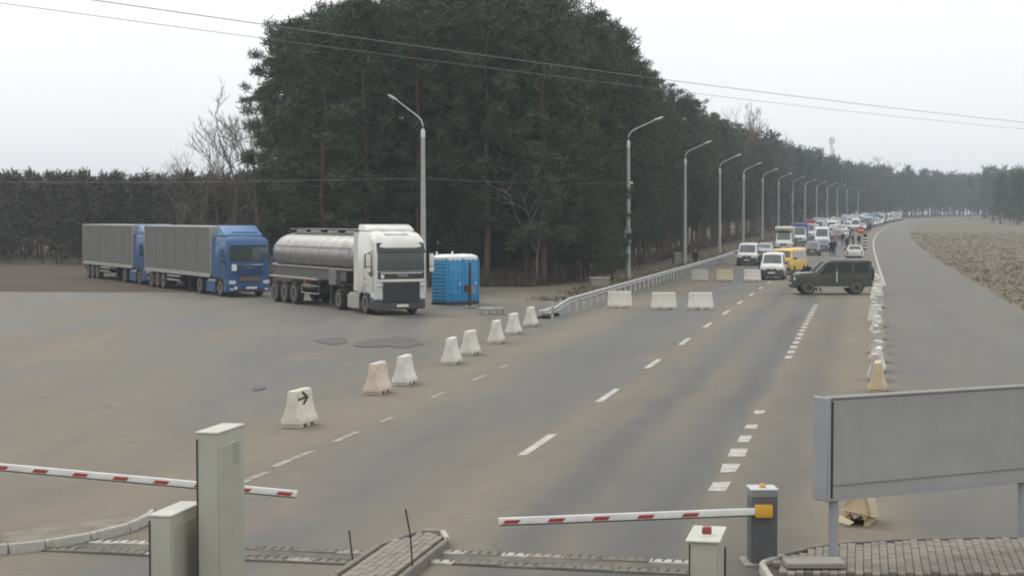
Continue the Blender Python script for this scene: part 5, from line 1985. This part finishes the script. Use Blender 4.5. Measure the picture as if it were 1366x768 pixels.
PM = {k: colour_person(person_mesh('person', k)) for k in ('stand', 'walk')}


def person(label, px, py, pose, top, legs, rz, group=None, hat=None, scale=1.0, xy=None):
    if xy:
        x_, y_ = xy
    else:
        x_, y_ = at_px(px, py)
    root = bpy.data.objects.new('person', PM[pose])
    COL.objects.link(root)
    root.location = (x_, y_, rise(y_) + .012)
    root.rotation_euler = (0, 0, R(rz))
    root.scale = (scale,) * 3
    for i, m_ in enumerate((M_SKIN, CL[top], CL[legs], hat or M_HAIR)):
        root.material_slots[i].link = 'OBJECT'
        root.material_slots[i].material = m_
    tag(root, label, 'person', group)
    # jacket hem and collar: loose clothing over the body
    j = MB()
    n_ = 14
    rings = [(.205, .15, .82), (.20, .145, .95), (.19, .14, 1.10)]
    vs = [(a * math.cos(2 * math.pi * k / n_), b * math.sin(2 * math.pi * k / n_), z_) for a, b, z_ in rings for k in range(n_)]
    j.add(vs, [(i * n_ + k, i * n_ + (k + 1) % n_, (i + 1) * n_ + (k + 1) % n_, (i + 1) * n_ + k) for i in range(2) for k in range(n_)])
    j.build('jacket_hem', CL[top], root, smooth=True, fix=False)
    f = MB()
    f.box((0, -.105, 1.635), (.022, .03, .04), taper=.5).build('nose', M_SKIN, root)
    return root


pg = 'people standing about near the queue'
person('person in dark clothes walking by the guardrail carrying a white bag', 927.5, 361, 'walk', 'black', 'navy', 8, pg)
_x, _y = at_px(927.5, 361)
bg = MB().box((0, 0, .16), (.26, .12, .30), taper=.85)
bg.tube([(-.09, 0, .3), (-.04, 0, .42), (.04, 0, .42), (.09, 0, .3)], .008, 5)
tag(bg.build('carrier_bag', CL['white'], loc=(_x + .27, _y - .02, .45), bevel=.02, seg=1), 'white carrier bag in the hand of the guardrail walker', 'bag')
person('person in a green jacket standing left of the small white van', 1014, 367, 'stand', 'green', 'black', 40, pg)
person('person in dark clothes beyond the bonnet of the dark off-roader', 1077, 388.4, 'stand', 'black', 'black', -20, pg, scale=.97)
person('person whose head just shows above the off-roader bonnet', 1092, 388.8, 'stand', 'grey', 'black', 30, pg)
person('person in black standing right of the dark estate car', 1109, 341.5, 'stand', 'black', 'black', 20, pg)
person('person in dark blue beside the one in black by the estate car', 1113, 340.5, 'walk', 'navy', 'jeans', -20, pg)
person('person in navy standing left of the patrol hatchback', 1130, 335, 'stand', 'black', 'black', 10, pg)
person('person in grey beside the striped board', 1146, 330, 'stand', 'navy', 'grey', 160, pg)
person('person in black just right of the round red sign', 1154, 326, 'walk', 'black', 'navy', 190, pg)
person('person in brown standing right of the camper van', 1060, 333, 'stand', 'brown', 'black', 0, pg)
person('person in grey at the tail of the silver saloon', 1134, 322, 'walk', 'grey', 'black', 30, pg)
person('person in black between the maroon minivan and the patrol hatchback', 1124, 327, 'stand', 'black', 'jeans', -30, pg)
person('person in brown waiting left of the round red sign', 1138, 327.5, 'stand', 'brown', 'black', 60, pg)
for i, (px, py, t_, l_) in enumerate(((1158, 311, 'navy', 'black'), (1161, 308, 'black', 'black'), (1164, 303, 'black', 'navy'), (1160, 304, 'grey', 'black'))):
    person('%s person of the loose group walking up the right roadside' % ORD[i], px, py, 'walk', t_, l_, 185 + i * 9, pg)

# round red sign and striped board
x_, y_ = at_px(1148.5, 333)
rs = empty('road_sign', (x_, y_, rise(y_)), -AX)
tag(rs, 'round red no-entry sign with a white bar on a post', 'sign')
MB().tube([(0, .05, 0), (0, .05, 2.85)], .035, 8).build('post', M_STEEL, rs)
MB().lathe([(.47, -.01), (.47, .012)], 'y', 28, (0, 0, 2.42)).build('disc', mat('sign_red', (.52, .025, .035), rough=.4, var=.08), rs)
MB().box((0, -.014, 2.42), (.66, .012, .17)).build('white_bar', M_BOOMW, rs)
x_, y_ = at_px(1151.5, 334)
sb = empty('striped_board', (x_ + .25, y_, rise(y_)), -AX)
tag(sb, 'upright board with black and white stripes under the round red sign', 'sign')
MB().box((0, .03, .95), (.48, .03, 1.5)).build('board', M_BLACK, sb)
for i in range(4):
    MB().box((0, .009, .38 + i * .38), (.47, .012, .19)).build('white_stripe', M_BOOMW, sb)
MB().box((0, .06, .12), (.06, .06, .24)).build('leg', M_DARKSTEEL, sb)
MB().box((0, .05, .03), (.5, .4, .06)).build('foot', M_CONC, sb)

# ------------------------------------------------------------------ trees
def foliage_mat(name, a, b_):
    m, t, b = node_mat(name)
    geo = t.nodes.new('ShaderNodeNewGeometry')
    oi = t.nodes.new('ShaderNodeObjectInfo')
    f = mathn(t, 'ADD', mathn(t, 'MULTIPLY', geo.outputs['Random Per Island'], .55), mathn(t, 'MULTIPLY', oi.outputs['Random'], .55))
    c = mixc(t, f, a, b_)
    t.links.new(c, b.inputs['Base Color'])
    b.inputs['Roughness'].default_value = .75
    b.inputs['Specular IOR Level'].default_value = .25
    return m


M_NEEDLE = foliage_mat('pine_needles', (.026, .040, .022), (.080, .104, .057))
M_NEEDLE_FAR = foliage_mat('far_needles', (.024, .034, .024), (.055, .070, .046))
M_BARK = mat('pine_bark', (.085, .062, .045), rough=.95, var=.35, scale=3, bump=.6, bscale=9)
M_BARE = mat('bare_bark', (.135, .118, .095), rough=.95, var=.3, scale=2)
M_PALE = mat('pale_dead_wood', (.22, .205, .18), rough=.9, var=.25, scale=2)
M_LOWWOOD = foliage_mat('low_wood_foliage', (.034, .032, .024), (.078, .070, .052))
M_BUSH = foliage_mat('brown_undergrowth', (.045, .038, .028), (.105, .085, .06))


def tuft(vs, fs, p, rnd, size, nb=6, up=.35):
    """a spray of needles: a few narrow blades fanning out of one spot"""
    for _ in range(nb):
        d = Vector((rnd.gauss(0, 1), rnd.gauss(0, 1), rnd.gauss(up, .8)))
        if d.length < .1:
            continue
        d.normalize()
        s = d.cross(Vector((rnd.gauss(0, 1), rnd.gauss(0, 1), rnd.gauss(0, 1))))
        if s.length < .1:
            continue
        s.normalize()
        ln = size * rnd.uniform(.7, 1.3)
        wd = ln * .13
        b = len(vs)
        q = p + d * ln * .12
        vs += [q - s * wd * .6, q + s * wd * .6, q + d * ln + s * wd * .45, q + d * ln * 1.12 - s * wd * .4]
        fs.append((b, b + 1, b + 2, b + 3))


def pine_proto(seed, H, base, Rmax, dens=1.0, size=.34):
    """trunk with limbs, and a crown of needle sprays along the limbs"""
    rnd = random.Random(seed)
    tb = MB()
    sway = [Vector((rnd.uniform(-.25, .25), rnd.uniform(-.25, .25), 0)) for _ in range(6)]
    tp = [Vector((0, 0, -.2))] + [Vector((0, 0, H * (k + 1) / 6)) + sway[k] * (.3 + .7 * k / 5) for k in range(6)]
    r0 = H * .0105
    tb.tube(tp, [r0 * 1.15, r0, r0 * .86, r0 * .68, r0 * .5, r0 * .3, r0 * .08], 8)

    def trunk(z):
        t = max(0, min(.9999, z / H)) * 6
        i = int(t)
        return tp[i].lerp(tp[i + 1], t - i)
    vs, fs = [], []
    z = base
    a0 = rnd.uniform(0, 6.28)

    def pad(c, rx_, rz_, n_):
        """a cushion of needle sprays, denser towards its skin"""
        for _ in range(n_):
            d = Vector((rnd.gauss(0, 1), rnd.gauss(0, 1), rnd.gauss(.15, 1)))
            d = d / max(d.length, .01)
            r_ = rnd.random() ** .45
            q = c + Vector((d.x * rx_ * r_, d.y * rx_ * r_, d.z * rz_ * r_))
            tuft(vs, fs, q, rnd, size * rnd.uniform(.75, 1.2), 4, .45)
    while z < H - .7:
        f = (z - base) / (H - base)
        prof = math.sin(min(1, f * 1.7 + .35) * math.pi * .5) * (1 - max(0, f - .45) ** 1.5 * 1.55)
        rad = Rmax * max(.2, prof)
        for k in range(rnd.randint(2, 4)):
            a0 += 2.4 + rnd.uniform(-.5, .5)
            ln = rad * (rnd.uniform(.35, .7) if rnd.random() < .35 else rnd.uniform(.7, 1.15))
            el = rnd.uniform(-.15, .3) + f * .55
            p0 = trunk(z + rnd.uniform(-.2, .2))
            d = Vector((math.cos(a0) * math.cos(el), math.sin(a0) * math.cos(el), math.sin(el)))
            mid = p0 + d * ln * .55 + Vector((0, 0, -.05 * ln))
            end = p0 + d * ln + Vector((0, 0, .12 * ln))
            tb.tube([p0, mid, end], [.055 * (1 - f * .6), .035 * (1 - f * .6), .012], 4, caps=False)
            pr = rnd.uniform(.45, .85) * (1 - .25 * f)
            pad(end, pr, pr * .62, int(34 * dens * pr * pr / .4))
            for _k in range(rnd.randint(1, 2)):        # smaller cushions back along the limb
                q = mid.lerp(end, rnd.uniform(-.4, .8)) + Vector((rnd.gauss(0, .45), rnd.gauss(0, .45), rnd.gauss(.05, .22)))
                p2_ = pr * rnd.uniform(.45, .75)
                pad(q, p2_, p2_ * .65, int(24 * dens * p2_ * p2_ / .25))
        z += rnd.uniform(.5, .85)
    tp_ = trunk(H - .05)
    for _ in range(4):
        a = rnd.uniform(0, 6.28)
        q0 = tp_ + Vector((0, 0, -rnd.uniform(.5, 1.3)))
        q1 = q0 + Vector((math.cos(a) * rnd.uniform(.1, .8), math.sin(a) * rnd.uniform(.1, .8), rnd.uniform(.3, 1.2)))
        tb.tube([q0, q1], [.03, .01], 4, caps=False)
        pad(q1, .38, .42, int(16 * dens))
    # dead stubs below the crown
    for _ in range(9):
        zz = rnd.uniform(1.5, base)
        a = rnd.uniform(0, 6.28)
        p0 = trunk(zz)
        tb.tube([p0, p0 + Vector((math.cos(a), math.sin(a), rnd.uniform(-.1, .3))) * rnd.uniform(.5, 1.6)], [.022, .006], 4, caps=False)
    t_ob = tb.build('trunk', M_BARK, smooth=True, fix=False)
    me = bpy.data.meshes.new('crown')
    me.from_pydata([tuple(p) for p in vs], [], fs)
    me.materials.append(M_NEEDLE)
    tm = t_ob.data
    bpy.data.objects.remove(t_ob)
    return tm, me


PINES = [pine_proto(100 + i, *a) for i, a in enumerate((
    (18.6, 5.0, 3.3), (17.8, 4.2, 3.0), (19.4, 6.0, 3.6), (17.0, 3.4, 3.1), (18.2, 6.6, 2.8), (16.2, 2.4, 3.1), (19.0, 4.4, 3.7)))]
PH = [18.6, 17.8, 19.4, 17.0, 18.2, 16.2, 19.0]
n_pine = [0]


def pine(x, y, h, kind, rnd, label, group):
    tm, cm = PINES[kind]
    root = empty('pine_tree', (x, y, rise(y)), rnd.uniform(0, 6.28))
    s = h / PH[kind]
    root.scale = (s * rnd.uniform(.92, 1.12), s * rnd.uniform(.92, 1.12), s)
    tag(root, label, 'tree', group)
    for nm, me in (('trunk', tm), ('crown', cm)):
        o_ = bpy.data.objects.new(nm, me)
        COL.objects.link(o_)
        o_.parent = root
    n_pine[0] += 1
    return root


rt = random.Random(77)
LABF = 'tall dark pine in the dense forest block behind the lorries and cabins'
LABR = 'dark pine in the forest edge lining the road behind the lamps'
GF, GRD = 'pines of the forest block behind the lorries', 'pines lining the left side of the road'


def outline_h(px):
    """height of the forest skyline over the picture, as the y it reaches"""
    pts = [(318, 190), (335, 120), (352, 75), (385, 42), (430, 8), (480, -8), (600, -12), (700, -4), (760, 12), (815, 38), (850, 85), (880, 128), (905, 150)]
    for a, b in zip(pts[:-1], pts[1:]):
        if a[0] <= px <= b[0]:
            return a[1] + (b[1] - a[1]) * (px - a[0]) / (b[0] - a[0])
    return pts[0][1] if px < pts[0][0] else 150


def tree_height(x, y):
    px = CX + x / y * F_PX
    return CAM_H + (HORIZON - outline_h(px)) * y / F_PX


# the block: front row, then rows behind it
y = 107.0
rown = 0
while y < 172:
    xl = -13.6 - (y - 107) * .155 + (1.0 if rown == 0 else 0)
    xr = rx(-21.2, y)
    x_ = xl
    while x_ < xr:
        xx, yy = x_ + rt.uniform(-.8, .8), y + rt.uniform(-1.3, 1.3)
        h_ = tree_height(xx, yy) * rt.uniform(.90, 1.015)
        h_ = min(max(h_, 9.5), 23)
        pick = rt.choice((5, 3, 1, 6, 3)) if rown == 0 else rt.randrange(7)
        pine(xx, yy, h_, pick, rt, LABF, GF)
        x_ += 3.5 if rown < 3 else 4.6
    y += 4.6 if rown < 3 else 8.0
    rown += 1
    if rown > 8:
        break
# young pines and spruce filling the edge of the block
LABY = 'young dark pine crowding the foot of the taller pines'
for k in range(64):
    if k < 36:
        xx = -13.0 + 20.0 * (k + rt.uniform(0, 1)) / 36
        yy = 108 + rt.uniform(0, 9)
    else:
        yy = 112 + 88 * (k - 36 + rt.uniform(0, 1)) / 28
        xx = rx(-22.6 + rt.uniform(-1, .6), yy)
    pine(xx, yy, rt.uniform(4.5, 8.5), rt.choice((5, 3)), rt, LABY, 'young pines along the forest edge')
# along the road
y = 110.0
while y < 345:
    for off in ((-22.3, -26.3) if y < 200 else (-21.8, -26.5)):
        xx, yy = rx(off + rt.uniform(-.8, .8), y), y + rt.uniform(-1.2, 1.2)
        px = CX + xx / yy * F_PX
        h_ = tree_height(xx, yy) if px < 905 else 17.4 + .004 * (yy - 180) + rt.uniform(-1.2, 1.2)
        h_ = min(max(h_ * rt.uniform(.88, 1.05), 12), 21.0)
        pine(xx, yy, h_, rt.choice((5, 3, 1, 4, 0)), rt, LABR, GRD)
    y += 4.3 if y < 200 else 5.6


# far woods: one mass
def far_wood(name, label, spots, seed, nt_=95, size=1.15, fm=None):
    rnd = random.Random(seed)
    vs, fs, mi = [], [], []
    for x_, y_, h_ in spots:
        g_ = rise(y_)
        rad = h_ * rnd.uniform(.13, .19)
        b0 = h_ * rnd.uniform(.02, .25)
        for _ in range(nt_):
            f = rnd.random() ** .8
            z_ = b0 + (h_ - b0) * f
            r_ = rad * (1.08 - f ** 1.6) * math.sqrt(rnd.random())
            a = rnd.uniform(0, 6.28)
            n0 = len(fs)
            tuft(vs, fs, Vector((x_ + math.cos(a) * r_, y_ + math.sin(a) * r_, g_ + z_)), rnd, size, 4)
            mi += [0] * (len(fs) - n0)
        # trunk
        b = len(vs)
        w_ = h_ * .011
        for z_, k in ((0, 1), (h_ * .9, .3)):
            for c_ in range(4):
                vs.append(Vector((x_ + math.cos(c_ * 1.571) * w_ * k, y_ + math.sin(c_ * 1.571) * w_ * k, g_ + z_)))
        for c_ in range(4):
            fs.append((b + c_, b + (c_ + 1) % 4, b + 4 + (c_ + 1) % 4, b + 4 + c_))
            mi.append(1)
    me = bpy.data.meshes.new(name)
    me.from_pydata([tuple(p) for p in vs], [], fs)
    me.materials.append(fm or M_NEEDLE_FAR)
    me.materials.append(M_BARK)
    me.polygons.foreach_set('material_index', mi)
    o_ = bpy.data.objects.new(name, me)
    COL.objects.link(o_)
    o_['kind'] = 'stuff'
    o_['label'] = label
    return o_


rf = random.Random(5)
spots = []
y = 345.0
while y < 900:
    for k in range(2):
        spots.append((rx(-21.5 - 5 * k + rf.uniform(-1.5, 1.5), y), y + rf.uniform(-2, 2), 18.6 + rf.uniform(-1.8, 2.2)))
    y += 4.2
for k in range(330):                        # where the road bends away the wood closes the view
    y_ = rf.uniform(610, 860)
    x_ = rf.uniform(rx(-21, y_) - 10, .40 * y_)
    if rx(14, y_) > x_ > rx(-21, y_):
        continue
    spots.append((x_, y_, 17.5 + rf.uniform(-2.5, 2.5)))
for k in range(90):                         # and comes nearer again on the far right
    y_ = rf.uniform(430, 600)
    x_ = rf.uniform(rx(30, y_), rx(75, y_))
    spots.append((x_, y_, 13.5 + rf.uniform(-2, 2)))
far_wood('distant_forest', 'hazy distant pine wood where the road bends away', spots, 3, 70, 1.6)
spots = []
for k in range(560):
    x_ = -110 + 92 * rf.random()
    y_ = 150 + 60 * rf.random()
    if x_ / y_ * F_PX + CX > 372:
        continue
    spots.append((x_, y_, (CAM_H + (HORIZON - 237) * y_ / F_PX) * rf.uniform(.86, 1.04)))
far_wood('low_forest', 'low dark wood at the left behind the blue lorries', spots, 4, 110, .62, M_LOWWOOD)


# undergrowth along the foot of the forest: brown twigs and dry bushes
def undergrowth():
    rnd = random.Random(9)
    vs, fs = [], []
    for _ in range(1500):
        if rnd.random() < .55:
            y_ = 103.5 + abs(rnd.gauss(0, 3.0))
            x_ = rnd.uniform(-17, rx(-20.5, y_))
        else:
            y_ = rnd.uniform(106, 300)
            x_ = rx(-19.8 - abs(rnd.gauss(0, 1.6)), y_)
        hh = rnd.uniform(.25, 1.3) * (.5 if y_ < 105 else 1)
        for _k in range(7):
            a = rnd.uniform(0, 6.28)
            ln = hh * rnd.uniform(.5, 1.1)
            d = Vector((math.cos(a) * .45, math.sin(a) * .45, 1)).normalized()
            s = Vector((-math.sin(a), math.cos(a), 0)) * rnd.uniform(.02, .07)
            p = Vector((x_ + rnd.gauss(0, .3), y_ + rnd.gauss(0, .3), rise(y_)))
            b = len(vs)
            vs += [p - s, p + s, p + d * ln + s * .4, p + d * ln - s * .4]
            fs.append((b, b + 1, b + 2, b + 3))
    me = bpy.data.meshes.new('undergrowth')
    me.from_pydata([tuple(p) for p in vs], [], fs)
    me.materials.append(M_BUSH)
    o_ = bpy.data.objects.new('undergrowth', me)
    COL.objects.link(o_)
    o_['kind'] = 'stuff'
    o_['label'] = 'dry brown undergrowth along the foot of the pines'


undergrowth()


def verge_grass():
    rnd = random.Random(19)
    vs, fs = [], []
    for _ in range(9000):
        y_ = 26 + 300 * rnd.random() ** 1.5
        if rnd.random() < .75:
            x_ = rx(7.7 + abs(rnd.gauss(0, 9)) * (.4 + y_ / 120), y_)
        else:
            x_ = rx(-14.6 - abs(rnd.gauss(0, 2.2)), y_ + 60)
            y_ += 60
            if y_ < 108 and x_ < rx(-14.5, y_) - 3:
                continue
        hh = rnd.uniform(.08, .32) * (1.4 if rnd.random() < .1 else 1)
        for _k in range(6):
            a = rnd.uniform(0, 6.28)
            d = Vector((math.cos(a) * .6, math.sin(a) * .6, 1)).normalized() * hh * rnd.uniform(.6, 1.1)
            s_ = Vector((-math.sin(a), math.cos(a), 0)) * rnd.uniform(.015, .04)
            p_ = Vector((x_ + rnd.gauss(0, .15), y_ + rnd.gauss(0, .15), rise(y_)))
            b = len(vs)
            vs += [p_ - s_, p_ + s_, p_ + d]
            fs.append((b, b + 1, b + 2))
    me = bpy.data.meshes.new('verge_grass')
    me.from_pydata([tuple(p_) for p_ in vs], [], fs)
    me.materials.append(foliage_mat('dry_grass', (.10, .085, .05), (.19, .165, .10)))
    o_ = bpy.data.objects.new('verge_grass', me)
    COL.objects.link(o_)
    o_['kind'] = 'stuff'
    o_['label'] = 'dry tufts of grass on the road verges'


verge_grass()


# bare trees
def bare_proto(seed, H, spread, m_, depth=5, thick=.010, tw=.015):
    rnd = random.Random(seed)
    tb, cb = MB(), MB()

    def grow(p, d, ln, r_, lv):
        n_ = 3
        pts = [p]
        dd = d.copy()
        for k in range(n_):
            dd = (dd + Vector((rnd.gauss(0, .11), rnd.gauss(0, .11), rnd.gauss(.05, .07)))).normalized()
            pts.append(pts[-1] + dd * ln / n_)
        rr_ = [r_ * (1 - .45 * k / n_) for k in range(n_ + 1)]
        (tb if lv == 0 else cb).tube(pts, rr_, 6 if lv < 2 else 3, caps=False)
        if lv >= depth:
            return
        nb = rnd.randint(3, 4) if lv < 3 else rnd.randint(2, 4)
        for k in range(nb):
            t = rnd.uniform(.35, 1.0) if lv else rnd.uniform(.3, 1.0)
            i = min(n_ - 1, int(t * n_))
            q = pts[i].lerp(pts[i + 1], t * n_ - i)
            a = rnd.uniform(0, 6.28)
            side = Vector((math.cos(a), math.sin(a), rnd.uniform(-.1, .5))).normalized()
            nd = (dd * (1 - spread) + side * spread).normalized()
            grow(q, nd, ln * rnd.uniform(.5, .72), max(tw, r_ * .5), lv + 1)
    grow(Vector((0, 0, -.1)), Vector((0, 0, 1)), H * .52, H * thick, 0)
    a, b = tb.build('trunk', m_, smooth=True, fix=False), cb.build('crown', m_, fix=False)
    r_ = a.data, b.data
    bpy.data.objects.remove(a)
    bpy.data.objects.remove(b)
    return r_


BARES = [bare_proto(31, 14, .42, M_BARE), bare_proto(47, 14, .36, M_BARE), bare_proto(58, 14, .5, M_BARE)]
BDEAD = bare_proto(63, 4.5, .6, M_PALE, 3, .006, .008)


def bare(label, px, py_top, Y, kind=0, wide=1.0, group=None):
    me = BARES[kind] if kind is not None else BDEAD
    x_ = (px - CX) / F_PX * Y
    h_ = CAM_H + (HORIZON - py_top) * Y / F_PX - rise(Y)
    root = empty('bare_tree', (x_, Y, rise(Y)), px * .7)
    z1 = max(v.co.z for v in me[1].vertices)
    s = h_ / z1
    root.scale = (s * wide, s * wide, s)
    tag(root, label, 'tree', group)
    for nm, m_ in zip(('trunk', 'crown'), me):
        o_ = bpy.data.objects.new(nm, m_)
        COL.objects.link(o_)
        o_.parent = root
    return root


gb = 'leafless trees beside the pines'
bare('tall leafless tree leaning out at the left end of the pine block', 312, 104, 116, 0, .95, gb)
bare('leafless tree half way down the left end of the pine block', 290, 158, 119, 2, 1.0, gb)
bare('leafless tree close against the left end of the pine block', 338, 135, 114, 1, .85, gb)
bare('small leafless tree standing above the low wood', 272, 190, 140, 1, 1.0, gb)
bare('lowest leafless tree above the low wood at the left', 240, 214, 150, 2, 1.0, gb)
bare('tallest leafless tree rising above the pines along the road', 990, 131, 262, 1, .75, gb)
bare('leafless tree just left of the tallest one above the roadside pines', 966, 148, 255, 0, .7, gb)
bare('leafless tree above the roadside pines right of the tallest one', 1014, 166, 285, 2, .7, gb)
bare('round leafless tree above the pines half way to the mast', 1056, 174, 330, 0, .85, gb)
bare('far leafless tree right of the radio mast', 1160, 207, 470, 2, 1.1, gb)
bare('pale dead tree hanging among the pines above the blue cabins', 716, 205, 106.6, None, .8)

# radio mast
Ym = 640.0
mx_ = (1108 - CX) / F_PX * Ym
mh = CAM_H + (HORIZON - 184) * Ym / F_PX - rise(Ym)
ms = empty('radio_mast', (mx_, Ym, rise(Ym)))
tag(ms, 'thin lattice radio mast with antennas beyond the woods', 'mast')
lat = MB()
for a in range(3):
    c_, s_ = math.cos(a * 2.094), math.sin(a * 2.094)
    lat.tube([(c_ * .9, s_ * .9, 0), (c_ * .35, s_ * .35, mh)], [.11, .08], 5)
nseg = 18
for i in range(nseg):
    for a in range(3):
        c0, s0 = math.cos(a * 2.094), math.sin(a * 2.094)
        c1_, s1_ = math.cos((a + 1) * 2.094), math.sin((a + 1) * 2.094)
        k0, k1 = .9 - .55 * i / nseg, .9 - .55 * (i + 1) / nseg
        lat.tube([(c0 * k0, s0 * k0, mh * i / nseg), (c1_ * k1, s1_ * k1, mh * (i + 1) / nseg)], .05, 4, caps=False)
lat.build('lattice', M_STEEL, ms)
for i, z_ in enumerate((mh - 1.2, mh - 1.4, mh - 1.2, mh - 5.5)):
    a = i * 2.1
    MB().box((math.cos(a) * .9, math.sin(a) * .9, z_), (.55, .4, 2.6)).build('antenna', M_BOOMW, ms, bevel=.05, seg=1)
MB().tube([(0, 0, mh), (0, 0, mh + 1.5)], .05, 5).build('spike', M_STEEL, ms)

# ------------------------------------------------------------------ haze
M_HAZE = bpy.data.materials.new('haze_air')
M_HAZE.use_nodes = True
t = M_HAZE.node_tree
t.nodes.clear()
ho = t.nodes.new('ShaderNodeOutputMaterial')
hv = t.nodes.new('ShaderNodeVolumePrincipled')
hv.inputs['Color'].default_value = (.84, .92, 1.0, 1)
hv.inputs['Density'].default_value = 0.00043
hv.inputs['Anisotropy'].default_value = 0.0
t.links.new(hv.outputs[0], ho.inputs['Volume'])
hz = MB().box((0, 1720, 27), (5400, 3620, 56)).build('haze', M_HAZE)
hz['kind'] = 'stuff'
hz['label'] = 'thin pale haze in the air over the whole place'
print('pines', n_pine[0], 'objects', len(bpy.data.objects))
